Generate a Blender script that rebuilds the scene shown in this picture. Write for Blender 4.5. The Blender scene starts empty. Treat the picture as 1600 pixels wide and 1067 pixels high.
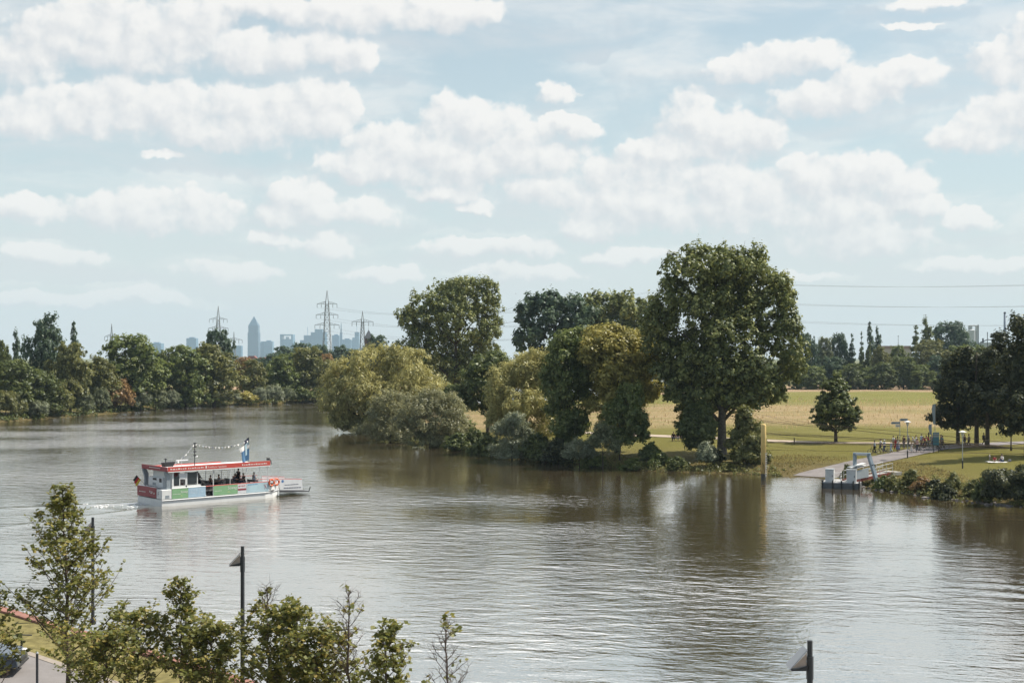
import bpy, bmesh, math, random
import numpy as np
from mathutils import Vector, Matrix

SC = bpy.context.scene
COL = SC.collection
# ------------------------------------------------------------------ camera, sky, sun, exposure
F, H, HY = 2000.0, 15.0, 558.0            # focal length in photo pixels, eye height, horizon row
cam_d = bpy.data.cameras.new("camera")
cam = bpy.data.objects.new("camera", cam_d)
COL.objects.link(cam)
cam.location = (0, 0, H)
cam.rotation_euler = (math.radians(90), 0, 0)
cam_d.sensor_width = 36
cam_d.lens = 36 * F / 1600
cam_d.shift_y = (HY - 533.5) / 1600
cam_d.clip_start = 0.5
cam_d.clip_end = 30000
SC.camera = cam

SC.view_settings.view_transform = 'Standard'
SC.view_settings.look = 'None'
SC.view_settings.exposure = 0.3
SC.view_settings.gamma = 1
SC.cycles.max_bounces = 7
SC.cycles.diffuse_bounces = 2
SC.cycles.glossy_bounces = 3
SC.cycles.transmission_bounces = 4
SC.cycles.volume_bounces = 0
SC.cycles.transparent_max_bounces = 8
SC.cycles.caustics_reflective = False
SC.cycles.caustics_refractive = False

SUN_AZ, SUN_EL = math.radians(75), math.radians(54)   # azimuth clockwise from +Y
sun_dir = Vector((math.sin(SUN_AZ) * math.cos(SUN_EL), math.cos(SUN_AZ) * math.cos(SUN_EL), math.sin(SUN_EL)))
sun_d = bpy.data.lights.new("sun", 'SUN')
sun_d.energy = 5.0
sun_d.angle = math.radians(0.53)
sun_d.color = (1.0, 0.93, 0.82)
sun = bpy.data.objects.new("sun", sun_d)
sun.rotation_euler = (-sun_dir).to_track_quat('-Z', 'Y').to_euler()
sun.location = (60, 60, 120)
COL.objects.link(sun)


class NT:
    """small helper for building node trees"""
    def __init__(s, tree):
        s.t = tree

    def n(s, typ, **kw):
        nd = s.t.nodes.new(typ)
        for k, v in kw.items():
            setattr(nd, k, v)
        return nd

    def put(s, sock, v):
        if v is None:
            return
        if hasattr(v, 'links'):
            s.t.links.new(v, sock)
        else:
            sock.default_value = v

    def math(s, op, a, b=None, c=None, clamp=False):
        nd = s.n('ShaderNodeMath', operation=op, use_clamp=clamp)
        for i, v in enumerate((a, b, c)):
            s.put(nd.inputs[i], v)
        return nd.outputs[0]

    def vm(s, op, a, b=None, c=None, out=0):
        nd = s.n('ShaderNodeVectorMath', operation=op)
        for i, v in enumerate((a, b, c)):
            if i < len(nd.inputs):
                s.put(nd.inputs[i], v)
        return nd.outputs['Value'] if op in ('DOT_PRODUCT', 'LENGTH', 'DISTANCE') else nd.outputs[0]

    def mix(s, f, a, b):
        nd = s.n('ShaderNodeMix', data_type='RGBA')
        s.put(nd.inputs[0], f)
        s.put(nd.inputs[6], a)
        s.put(nd.inputs[7], b)
        return nd.outputs[2]

    def noise(s, vec, scale, detail=3, rough=0.5, dist=0.0, color=False):
        nd = s.n('ShaderNodeTexNoise')
        if vec is not None:
            s.put(nd.inputs['Vector'], vec)
        nd.inputs['Scale'].default_value = scale
        nd.inputs['Detail'].default_value = detail
        nd.inputs['Roughness'].default_value = rough
        nd.inputs['Distortion'].default_value = dist
        return nd.outputs['Color' if color else 0]

    def smooth(s, v, a, b, lo=0.0, hi=1.0):
        nd = s.n('ShaderNodeMapRange', interpolation_type='SMOOTHSTEP')
        s.put(nd.inputs[0], v)
        nd.inputs[1].default_value = a
        nd.inputs[2].default_value = b
        nd.inputs[3].default_value = lo
        nd.inputs[4].default_value = hi
        return nd.outputs[0]

    def ramp(s, v, stops, interp='LINEAR'):
        nd = s.n('ShaderNodeValToRGB')
        s.put(nd.inputs[0], v)
        cr = nd.color_ramp
        cr.interpolation = interp
        while len(cr.elements) < len(stops):
            cr.elements.new(0.5)
        for e, (p, c) in zip(cr.elements, stops):
            e.position = p
            e.color = (*c, 1)
        return nd.outputs[0]

    def xyz(s, v):
        nd = s.n('ShaderNodeSeparateXYZ')
        s.put(nd.inputs[0], v)
        return nd.outputs

    def comb(s, x, y, z):
        nd = s.n('ShaderNodeCombineXYZ')
        for i, v in enumerate((x, y, z)):
            s.put(nd.inputs[i], v)
        return nd.outputs[0]


# cumulus banks: (azimuth, elevation, half width, half height) given in photo pixels and turned into angles of the sky
CLOUDS = [
    (40, 80, 62, 40), (110, 52, 62, 45), (165, 40, 48, 45), (240, 52, 58, 45), (300, 50, 48, 40), (200, 80, 120, 30),
    (380, 85, 85, 32), (470, 78, 72, 30), (540, 88, 58, 26), (330, 20, 30, 25),
    (40, 178, 72, 32), (120, 170, 72, 38), (200, 165, 72, 45), (300, 180, 100, 45), (400, 182, 95, 45), (480, 175, 75, 50),
    (525, 175, 38, 42), (330, 215, 65, 20), (260, 243, 28, 7),
    (720, 190, 62, 36), (760, 205, 62, 40), (640, 240, 90, 42), (720, 250, 115, 46), (830, 240, 85, 42), (890, 203, 46, 18),
    (560, 262, 62, 22), (580, 235, 40, 25), (868, 150, 26, 16),
    (1170, 112, 70, 20), (1240, 95, 66, 27), (1290, 152, 68, 28), (1350, 142, 60, 36), (1410, 120, 64, 22), (1280, 90, 28, 22),
    (1080, 190, 50, 40), (1140, 210, 78, 40), (1190, 208, 36, 32), (1040, 238, 70, 24),
    (1000, 272, 100, 34), (1100, 290, 105, 40), (1000, 320, 120, 40), (920, 357, 50, 20), (1150, 320, 105, 40),
    (1260, 290, 70, 40), (1330, 280, 70, 38), (1390, 285, 62, 36), (1300, 330, 110, 40), (1350, 372, 105, 28), (1420, 322, 50, 18),
    (1560, 92, 48, 36), (1610, 80, 60, 46), (1512, 208, 56, 26), (1572, 192, 62, 36), (1610, 170, 50, 32),
    (200, 332, 72, 36), (300, 326, 74, 33), (170, 322, 45, 28), (30, 328, 68, 20), (475, 308, 50, 32), (520, 332, 95, 22),
    (440, 330, 30, 22), (85, 400, 62, 15), (360, 424, 72, 18), (420, 370, 36, 12), (500, 385, 46, 18), (600, 430, 52, 16),
    (770, 385, 105, 18), (740, 322, 30, 10), (1530, 415, 80, 12), (1510, 345, 42, 16), (40, 470, 60, 14), (230, 468, 55, 12),
    (140, 474, 60, 12), (560, 22, 140, 28), (700, 22, 85, 24), (430, 10, 110, 20), (1450, 4, 46, 10), (1420, 38, 40, 6),
    (820, 425, 90, 14), (980, 400, 70, 14), (1130, 420, 60, 10), (700, 300, 60, 14), (860, 300, 70, 28), (1240, 430, 60, 9),
]


def build_world():
    w = bpy.data.worlds.new("World")
    SC.world = w
    w.use_nodes = True
    t = w.node_tree
    t.nodes.clear()
    b = NT(t)
    # density of the explicit cumulus banks, as a group so that it can be sampled twice
    g = bpy.data.node_groups.new("cumulus", 'ShaderNodeTree')
    g.interface.new_socket('P', in_out='INPUT', socket_type='NodeSocketVector')
    g.interface.new_socket('D', in_out='OUTPUT', socket_type='NodeSocketFloat')
    q = NT(g)
    gi = q.n('NodeGroupInput')
    go = q.n('NodeGroupOutput')
    pw = gi.outputs[0]
    acc = None
    for (px, py, rx, ry) in CLOUDS:
        az = math.degrees(math.atan((px - 800) / F))
        el = math.degrees(math.atan((HY - py) / F * math.cos(math.radians(az))))
        sx, sy = 1 / (rx * 0.0286 * CLOUD_GROW), 1 / (ry * 0.0286 * CLOUD_GROW)
        d = q.vm('MULTIPLY_ADD', pw, (sx, sy, 0), (-az * sx, -el * sy, 0))
        r2 = q.vm('DOT_PRODUCT', d, d)
        acc = r2 if acc is None else q.math('SMOOTH_MIN', acc, r2, 0.35)
    g.links.new(q.math('SUBTRACT', 1.0, acc), go.inputs[0])

    tc = b.n('ShaderNodeTexCoord')
    dirv = b.vm('NORMALIZE', tc.outputs['Generated'])
    x, y, z = b.xyz(dirv)
    az = b.math('DEGREES', b.math('ARCTAN2', x, y))
    el = b.math('DEGREES', b.math('ARCSINE', z))
    p = b.comb(az, el, 0.0)

    def sample(vec):
        nd = b.n('ShaderNodeGroup')
        nd.node_tree = g
        b.put(nd.inputs[0], vec)
        return nd.outputs[0]
    n1 = b.vm('SUBTRACT', b.noise(b.vm('MULTIPLY', p, (1, 1.25, 1)), 0.42, 3, 0.55, color=True), (0.5, 0.5, 0.5))
    n2 = b.vm('SUBTRACT', b.noise(p, 1.7, 2, 0.6, color=True), (0.5, 0.5, 0.5))
    pw = b.vm('ADD', b.vm('ADD', p, b.vm('MULTIPLY', n1, (2.2, 1.3, 0))), b.vm('MULTIPLY', n2, (0.55, 0.42, 0)))
    pw = b.vm('MULTIPLY', pw, (1, 1, 0))
    off = (0.34, 0.42, 0)
    def puffs(vec, n_oct):
        fb = b.math('SUBTRACT', b.noise(vec, 0.8, n_oct, 0.6), 0.5)
        tot = b.math('MULTIPLY', fb, 0.9)
        wv = b.vm('ADD', vec, b.vm('MULTIPLY', n2, (0.5, 0.5, 0)))
        for sc_, k in ((0.75, 0.50), (1.9, 0.22), (4.6, 0.06)):
            vo = b.n('ShaderNodeTexVoronoi', voronoi_dimensions='2D', feature='F1')
            vo.inputs['Scale'].default_value = sc_
            b.put(vo.inputs['Vector'], wv)
            tot = b.math('MULTIPLY_ADD', b.math('SUBTRACT', 0.42, vo.outputs['Distance']), k, tot)
        return tot
    D0 = b.math('ADD', puffs(p, 6), sample(pw))
    D1 = b.math('ADD', puffs(b.vm('ADD', p, off), 3), sample(b.vm('ADD', pw, off)))
    # clouds of the rest of the sky: an even layer of broken cumulus
    zz = b.math('MAXIMUM', b.math('ADD', z, 0.12), 0.02)
    flat = b.comb(b.math('DIVIDE', x, zz), b.math('DIVIDE', y, zz), 0.0)
    gen = b.smooth(b.noise(flat, 1.1, 7, 0.58, 0.2), 0.38, 0.56)
    outside = b.math('MAXIMUM', b.smooth(el, 16.5, 20.0), b.smooth(b.math('ABSOLUTE', az), 23.0, 27.0))
    lit = b.smooth(b.math('SUBTRACT', D0, D1), -0.55, 0.55)
    crisp, soft = b.smooth(D0, 0.0, 0.48), b.smooth(D0, -0.10, 0.95)
    a0 = b.math('ADD', b.math('MULTIPLY', crisp, lit), b.math('MULTIPLY', soft, b.math('SUBTRACT', 1.0, lit)))
    inside = b.math('SUBTRACT', 1.0, outside)
    rear = b.smooth(b.math('ABSOLUTE', az), 60.0, 115.0, 1.0, 0.12)          # unseen clouds behind the viewer thinned to cut fill light
    gen = b.math('MULTIPLY', gen, rear)
    alpha = b.math('ADD', b.math('MULTIPLY', a0, inside), b.math('MULTIPLY', b.math('MULTIPLY', gen, outside), 0.85))
    # thin veils between the banks
    veil = b.smooth(b.noise(b.vm('MULTIPLY', p, (0.35, 1.3, 1)), 0.35, 6, 0.6, 0.4), 0.36, 0.70, 0, 0.68)
    alpha = b.math('MAXIMUM', alpha, b.math('MULTIPLY', veil, rear))
    cloud = b.mix(lit, (6.1, 6.2, 6.35, 1), (8.15, 7.92, 7.62, 1))
    # unseen cloud band above and ahead of the view, boosted to brighten the water
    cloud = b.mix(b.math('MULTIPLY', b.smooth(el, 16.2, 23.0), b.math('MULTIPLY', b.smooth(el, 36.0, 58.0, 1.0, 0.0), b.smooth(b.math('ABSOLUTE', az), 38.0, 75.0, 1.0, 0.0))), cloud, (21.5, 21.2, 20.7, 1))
    sky = b.n('ShaderNodeTexSky', sky_type='NISHITA')
    sky.sun_disc = False
    sky.sun_elevation = SUN_EL
    sky.sun_rotation = SUN_AZ
    sky.altitude = 100
    sky.air_density = 1.0
    sky.dust_density = 1.2
    sky.ozone_density = 1.0
    hs = b.n('ShaderNodeHueSaturation')
    hs.inputs['Saturation'].default_value = SKY_SAT
    hs.inputs['Value'].default_value = SKY_VAL
    b.put(hs.inputs['Color'], sky.outputs[0])
    # humid summer air: the blue pales towards the horizon
    pale = b.smooth(el, -2.0, 19.0, 0.95, 0.45)
    pale = b.math('MULTIPLY', pale, b.math('MULTIPLY', b.smooth(el, 22.0, 50.0, 1.0, 0.35), b.math('MULTIPLY_ADD', rear, 0.6, 0.4)))
    milk = b.mix(b.smooth(el, 1.0, 10.0), (6.75, 6.7, 6.65, 1), (5.75, 6.42, 6.65, 1))
    skyc = b.mix(pale, hs.outputs[0], milk)
    # clouds low over the horizon are veiled by the same air
    alpha2 = b.math('MULTIPLY', alpha, b.smooth(el, 0.5, 8.0, 0.45, 0.88))
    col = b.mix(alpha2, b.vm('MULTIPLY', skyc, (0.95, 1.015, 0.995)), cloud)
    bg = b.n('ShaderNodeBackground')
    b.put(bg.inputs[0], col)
    bg.inputs[1].default_value = 0.1
    out = b.n('ShaderNodeOutputWorld')
    t.links.new(bg.outputs[0], out.inputs[0])
    w.cycles.sampling_method = 'MANUAL'
    w.cycles.sample_map_resolution = 512


SKY_SAT, SKY_VAL, CLOUD_GROW = 0.85, 1.0, 1.33
build_world()

# ------------------------------------------------------------------ helpers
def at(px, py, Y):
    """world point seen at photo pixel (px, py) at distance Y"""
    return Vector(((px - 800) / F * Y, Y, H - (py - HY) / F * Y))


def gnd(px, py, z=0.0):
    Y = F * (H - z) / (py - HY)
    return Vector(((px - 800) / F * Y, Y, z))


def mesh_np(name, verts, faces, mats=(), smooth=False, mat_idx=None):
    """verts (n,3); faces: (m,k) array or list of tuples"""
    me = bpy.data.meshes.new(name)
    verts = np.asarray(verts, dtype=np.float32)
    if isinstance(faces, np.ndarray):
        k = faces.shape[1]
        m = faces.shape[0]
        me.vertices.add(len(verts))
        me.vertices.foreach_set("co", verts.ravel())
        me.loops.add(m * k)
        me.loops.foreach_set("vertex_index", faces.astype(np.int32).ravel())
        me.polygons.add(m)
        me.polygons.foreach_set("loop_start", np.arange(0, m * k, k, dtype=np.int32))
        me.update(calc_edges=True)
    else:
        me.from_pydata([tuple(v) for v in verts], [], [tuple(f) for f in faces])
        me.update()
    for mt in mats:
        me.materials.append(mt)
    if mat_idx is not None:
        me.polygons.foreach_set("material_index", np.asarray(mat_idx, dtype=np.int32))
    if smooth:
        me.polygons.foreach_set("use_smooth", np.ones(len(me.polygons), dtype=bool))
    return me


def link(name, me, parent=None, loc=None, rot=None, mat=None):
    o = bpy.data.objects.new(name, me)
    COL.objects.link(o)
    if parent is not None:
        o.parent = parent
    if loc is not None:
        o.location = loc
    if rot is not None:
        o.rotation_euler = rot
    if mat is not None:                      # colour of this copy only
        if not me.materials:
            me.materials.append(mat)
        o.material_slots[0].link = 'OBJECT'
        o.material_slots[0].material = mat
    return o


def tag(o, label=None, cat=None, group=None, kind=None):
    if label:
        o["label"] = label
    if cat:
        o["category"] = cat
    if group:
        o["group"] = group
    if kind:
        o["kind"] = kind
    return o


def thing(name, label, cat, loc=(0, 0, 0), rz=0.0, group=None, scale=None):
    o = bpy.data.objects.new(name, None)
    o.empty_display_size = 0.3
    COL.objects.link(o)
    o.location = loc
    o.rotation_euler = (0, 0, rz)
    if scale is not None:
        o.scale = scale
    return tag(o, label, cat, group)


class MB:
    """collects shapes into one mesh"""
    def __init__(s):
        s.v, s.f = [], []

    def add(s, vs, fs):
        o = len(s.v)
        s.v += [tuple(p) for p in vs]
        s.f += [tuple(i + o for i in f) for f in fs]
        return s

    def box(s, x0, x1, y0, y1, z0, z1, bev=0.0):
        if bev > 0:
            b = bev
            bm = bmesh.new()
            bmesh.ops.create_cube(bm, size=1)
            for v in bm.verts:
                v.co = Vector((x0 + (v.co.x + .5) * (x1 - x0), y0 + (v.co.y + .5) * (y1 - y0), z0 + (v.co.z + .5) * (z1 - z0)))
            bmesh.ops.bevel(bm, geom=bm.edges[:], offset=b, segments=1, affect='EDGES')
            bm.verts.index_update()
            s.add([v.co[:] for v in bm.verts], [[v.index for v in f.verts] for f in bm.faces])
            bm.free()
            return s
        vs = [(x, y, z) for z in (z0, z1) for (x, y) in ((x0, y0), (x1, y0), (x1, y1), (x0, y1))]
        return s.add(vs, [(3, 2, 1, 0), (4, 5, 6, 7), (0, 1, 5, 4), (1, 2, 6, 5), (2, 3, 7, 6), (3, 0, 4, 7)])

    def prism(s, poly, z0, z1):
        n = len(poly)
        vs = [(x, y, z0) for x, y in poly] + [(x, y, z1) for x, y in poly]
        return s.add(vs, [tuple(range(n))[::-1], tuple(range(n, 2 * n))] + [(i, (i + 1) % n, n + (i + 1) % n, n + i) for i in range(n)])

    def extrude_xz(s, poly, y0, y1):
        n = len(poly)
        vs = [(x, y0, z) for x, z in poly] + [(x, y1, z) for x, z in poly]
        return s.add(vs, [tuple(range(n)), tuple(range(n, 2 * n))[::-1]] + [(i, n + i, n + (i + 1) % n, (i + 1) % n) for i in range(n)])

    def tube(s, pts, r, k=6, r1=None, cap=True):
        pts = [Vector(p) for p in pts]
        m = len(pts)
        rs = r if isinstance(r, (list, tuple)) else [r + ((r1 if r1 is not None else r) - r) * i / max(1, m - 1) for i in range(m)]
        vs, fs = [], []
        ref = None
        for i, p in enumerate(pts):
            d = (pts[min(i + 1, m - 1)] - pts[max(i - 1, 0)])
            if d.length < 1e-9:
                d = Vector((0, 0, 1))
            d.normalize()
            if ref is None or abs(ref.dot(d)) > 0.98:
                ref = Vector((1, 0, 0)) if abs(d.x) < 0.8 else Vector((0, 1, 0))
            a = (ref - d * ref.dot(d)).normalized()
            c = d.cross(a)
            ref = a
            for j in range(k):
                th = 2 * math.pi * j / k
                vs.append(p + (a * math.cos(th) + c * math.sin(th)) * rs[i])
        for i in range(m - 1):
            for j in range(k):
                fs.append((i * k + j, i * k + (j + 1) % k, (i + 1) * k + (j + 1) % k, (i + 1) * k + j))
        if cap:
            fs.append(tuple(range(k))[::-1])
            fs.append(tuple(range((m - 1) * k, m * k)))
        return s.add(vs, fs)

    def lathe(s, prof, k=12, cx=0, cy=0):
        vs, fs = [], []
        for r, z in prof:
            for j in range(k):
                th = 2 * math.pi * j / k
                vs.append((cx + r * math.cos(th), cy + r * math.sin(th), z))
        m = len(prof)
        for i in range(m - 1):
            for j in range(k):
                fs.append((i * k + j, i * k + (j + 1) % k, (i + 1) * k + (j + 1) % k, (i + 1) * k + j))
        fs.append(tuple(range(k))[::-1])
        fs.append(tuple(range((m - 1) * k, m * k)))
        return s.add(vs, fs)

    def torus(s, c, R, r, axis='y', k=20, j=8):
        c = Vector(c)
        vs, fs = [], []
        for i in range(k):
            a = 2 * math.pi * i / k
            for q in range(j):
                b = 2 * math.pi * q / j
                u, w, h = (R + r * math.cos(b)) * math.cos(a), (R + r * math.cos(b)) * math.sin(a), r * math.sin(b)
                p = {'y': (u, h, w), 'x': (h, u, w), 'z': (u, w, h)}[axis]
                vs.append(c + Vector(p))
        for i in range(k):
            for q in range(j):
                fs.append((i * j + q, ((i + 1) % k) * j + q, ((i + 1) % k) * j + (q + 1) % j, i * j + (q + 1) % j))
        return s.add(vs, fs)

    def mesh(s, name, mat=None, smooth=False):
        me = mesh_np(name, np.array(s.v, dtype=np.float32).reshape(-1, 3), s.f, [mat] if mat else [], smooth)
        return me

    def build(s, name, mat, parent=None, loc=None, rot=None, smooth=False):
        return link(name, s.mesh(name, mat, smooth), parent, loc, rot)


# ------------------------------------------------------------------ materials
def pmat(name, col, rough=0.6, metal=0.0, var=0.12, vscale=6.0, bump=0.0, spec=0.5):
    m = bpy.data.materials.new(name)
    m.use_nodes = True
    b = NT(m.node_tree)
    bs = m.node_tree.nodes['Principled BSDF']
    bs.inputs['Roughness'].default_value = rough
    bs.inputs['Metallic'].default_value = metal
    bs.inputs['Specular IOR Level'].default_value = spec
    tc = b.n('ShaderNodeTexCoord')
    nz = b.noise(tc.outputs['Object'], vscale, 5, 0.6)
    lo = tuple(c * (1 - var) for c in col)
    hi = tuple(min(1, c * (1 + var)) for c in col)
    b.put(bs.inputs['Base Color'], b.ramp(nz, [(0.3, lo), (0.7, hi)]))
    if bump:
        bp = b.n('ShaderNodeBump')
        bp.inputs['Strength'].default_value = bump
        bp.inputs['Distance'].default_value = 0.05
        b.put(bp.inputs['Height'], nz)
        b.put(bs.inputs['Normal'], bp.outputs[0])
    return m


def leaf_mat(name, c1, c2, c3=None, trans=0.38, scale=0.25):
    """leaves: two main tints drifting through the crown, single leaves varied, light passing through"""
    m = bpy.data.materials.new(name)
    m.use_nodes = True
    t = m.node_tree
    t.nodes.clear()
    b = NT(t)
    geo = b.n('ShaderNodeNewGeometry')
    tc = b.n('ShaderNodeTexCoord')
    oi = b.n('ShaderNodeObjectInfo')
    nz = b.noise(b.vm('ADD', tc.outputs['Object'], b.vm('MULTIPLY', oi.outputs['Location'], (0.37, 0.21, 0))), scale, 4, 0.6)
    f = b.math('ADD', b.math('MULTIPLY', b.math('SUBTRACT', geo.outputs['Random Per Island'], 0.5), 0.7), nz)
    col = b.ramp(f, [(0.22, c1), (0.62, c2), (0.9, c3 or tuple(min(1, x * 1.35) for x in c2))])
    df = b.n('ShaderNodeBsdfDiffuse')
    tr = b.n('ShaderNodeBsdfTranslucent')
    gl = b.n('ShaderNodeBsdfGlossy')
    gl.inputs['Roughness'].default_value = 0.45
    b.put(df.inputs[0], col)
    b.put(tr.inputs[0], b.mix(0.6, col, tuple(min(1, x * 1.5) for x in c2) + (1,)))
    gl.inputs[0].default_value = (0.55, 0.58, 0.6, 1)
    m1 = b.n('ShaderNodeMixShader')
    m1.inputs[0].default_value = trans
    t.links.new(df.outputs[0], m1.inputs[1])
    t.links.new(tr.outputs[0], m1.inputs[2])
    m2 = b.n('ShaderNodeMixShader')
    m2.inputs[0].default_value = 0.045
    t.links.new(m1.outputs[0], m2.inputs[1])
    t.links.new(gl.outputs[0], m2.inputs[2])
    out = b.n('ShaderNodeOutputMaterial')
    t.links.new(m2.outputs[0], out.inputs[0])
    return m


def bark_mat(name, c):
    m = pmat(name, c, 0.9, 0, 0.4, 3.0, 0.6, 0.2)
    return m
# ------------------------------------------------------------------ river, ground
LEFT = [(300, -246), (140, -94), (80, -37), (40, 1.3), (8, 31.7), (-26, 64), (-60, 96.5), (-95, 140), (-118, 200), (-124, 255), (-118, 294),
        (-108, 333), (-96, 385), (-73, 417), (-63, 422), (-40, 445), (-15, 500), (0, 600), (20, 720), (60, 900)]
RIGHT = [(120, 890), (84, 700), (66, 560), (44, 470), (4, 410), (-28, 365), (-43, 330), (-45, 309), (-41, 290), (-35, 273), (-20, 227), (-8, 204),
         (4.6, 183), (16.9, 169), (25, 166), (31.8, 163), (38.3, 158.5), (39.9, 150), (44.5, 137), (48.7, 131.6), (51.2, 127.6),
         (62, 112), (85, 80), (130, 40), (200, 0), (400, -120)]
QUAY_SEGS = 6                                   # the first six segments of LEFT are a walled quay
RIV = np.array(LEFT + RIGHT, dtype=np.float64)


def river_sd(P):
    """signed distance to the river (positive on land), index of nearest bank segment"""
    n = len(RIV)
    best = np.full(len(P), 1e18)
    idx = np.zeros(len(P), dtype=int)
    inside = np.zeros(len(P), dtype=bool)
    for i in range(n):
        a, c = RIV[i], RIV[(i + 1) % n]
        e = c - a
        tt = np.clip(((P - a) @ e) / (e @ e), 0, 1)
        q = P - (a + tt[:, None] * e)
        d2 = (q ** 2).sum(1)
        m = d2 < best
        best[m] = d2[m]
        idx[m] = i
        cond = ((a[1] > P[:, 1]) != (c[1] > P[:, 1]))
        with np.errstate(divide='ignore', invalid='ignore'):
            xi = a[0] + (P[:, 1] - a[1]) / (c[1] - a[1]) * e[0]
        inside ^= cond & (P[:, 0] < xi)
    d = np.sqrt(best)
    d[inside] *= -1
    return d, idx


def sstep(x, a, b):
    t = np.clip((x - a) / (b - a), 0, 1)
    return t * t * (3 - 2 * t)


SLIP = np.array([(36.5, 158.0), (42, 165.7), (46.5, 168.5), (51.6, 172.5), (57.8, 178), (64, 182.7), (76, 191), (110, 205), (170, 222)])


def poly_dist(P, line):
    best = np.full(len(P), 1e18)
    for a, c in zip(line[:-1], line[1:]):
        e = c - a
        tt = np.clip(((P - a) @ e) / (e @ e), 0, 1)
        q = P - (a + tt[:, None] * e)
        best = np.minimum(best, (q ** 2).sum(1))
    return np.sqrt(best)


def raw_height(x, y):
    P = np.stack([x.ravel(), y.ravel()], 1).astype(np.float64)
    d, idx = river_sd(P)
    und = 0.05 * np.sin(P[:, 0] * 0.21 + 1.3) * np.sin(P[:, 1] * 0.17) + 0.02 * np.sin(P[:, 0] * 0.63) * np.cos(P[:, 1] * 0.55 + 0.4)
    z = 0.35 * np.clip(d, -6, 0) + 1.05 * sstep(d, -0.3, 5.0) + 1.25 * np.clip((d - 3) / 29, 0, 1) + und * sstep(d, 1, 6)
    # slipway cut into the bank
    ds = poly_dist(P, SLIP)
    w = np.exp(-(ds / 5.5) ** 2) * (d < 40)
    zs = np.clip(0.085 * d - 0.05, -2.0, 2.3)
    z = z * (1 - w) + zs * w
    quay = idx < QUAY_SEGS
    zq = np.where(d > 0.55, 2.55, -2.5)
    z = np.where(quay, zq, z)
    return z.reshape(x.shape), d.reshape(x.shape)


xs = np.concatenate([np.array([-3900, -2600, -1700, -1100, -700, -450, -320, -250, -200, -170]), np.arange(-150, 131, 1.5),
                     np.array([135, 142, 150, 160, 175, 195, 220, 260, 320, 450, 700, 1100, 1700, 2600, 3900])])
ys = np.concatenate([np.array([-190, -150, -110, -70, -40, -10, 10]), np.arange(20, 335, 1.5), np.arange(336, 620, 5.0),
                     np.array([630, 660, 700, 760, 850, 1000, 1300, 1800, 2600, 3800, 5500, 7500, 8900])])
GX, GY = np.meshgrid(xs, ys)
GZ, GD = raw_height(GX, GY)


def hgt(x, y):
    i = int(np.clip(np.searchsorted(xs, x) - 1, 0, len(xs) - 2))
    j = int(np.clip(np.searchsorted(ys, y) - 1, 0, len(ys) - 2))
    u = (x - xs[i]) / (xs[i + 1] - xs[i])
    v = (y - ys[j]) / (ys[j + 1] - ys[j])
    return float(GZ[j, i] * (1 - u) * (1 - v) + GZ[j, i + 1] * u * (1 - v) + GZ[j + 1, i] * (1 - u) * v + GZ[j + 1, i + 1] * u * v)


def hgt_np(x, y):
    i = np.clip(np.searchsorted(xs, x) - 1, 0, len(xs) - 2)
    j = np.clip(np.searchsorted(ys, y) - 1, 0, len(ys) - 2)
    u = (x - xs[i]) / (xs[i + 1] - xs[i])
    v = (y - ys[j]) / (ys[j + 1] - ys[j])
    return GZ[j, i] * (1 - u) * (1 - v) + GZ[j, i + 1] * u * (1 - v) + GZ[j + 1, i] * (1 - u) * v + GZ[j + 1, i + 1] * u * v


def ray_ground(px, py):
    """where the sight line through photo pixel (px, py) meets the ground"""
    prev = None
    Y = 100.0
    while Y < 420:
        p = at(px, py, Y)
        g = hgt(p.x, p.y)
        if p.z <= g:
            return Vector((p.x, p.y, g))
        Y += 0.25
    return Vector((p.x, p.y, g))


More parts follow.
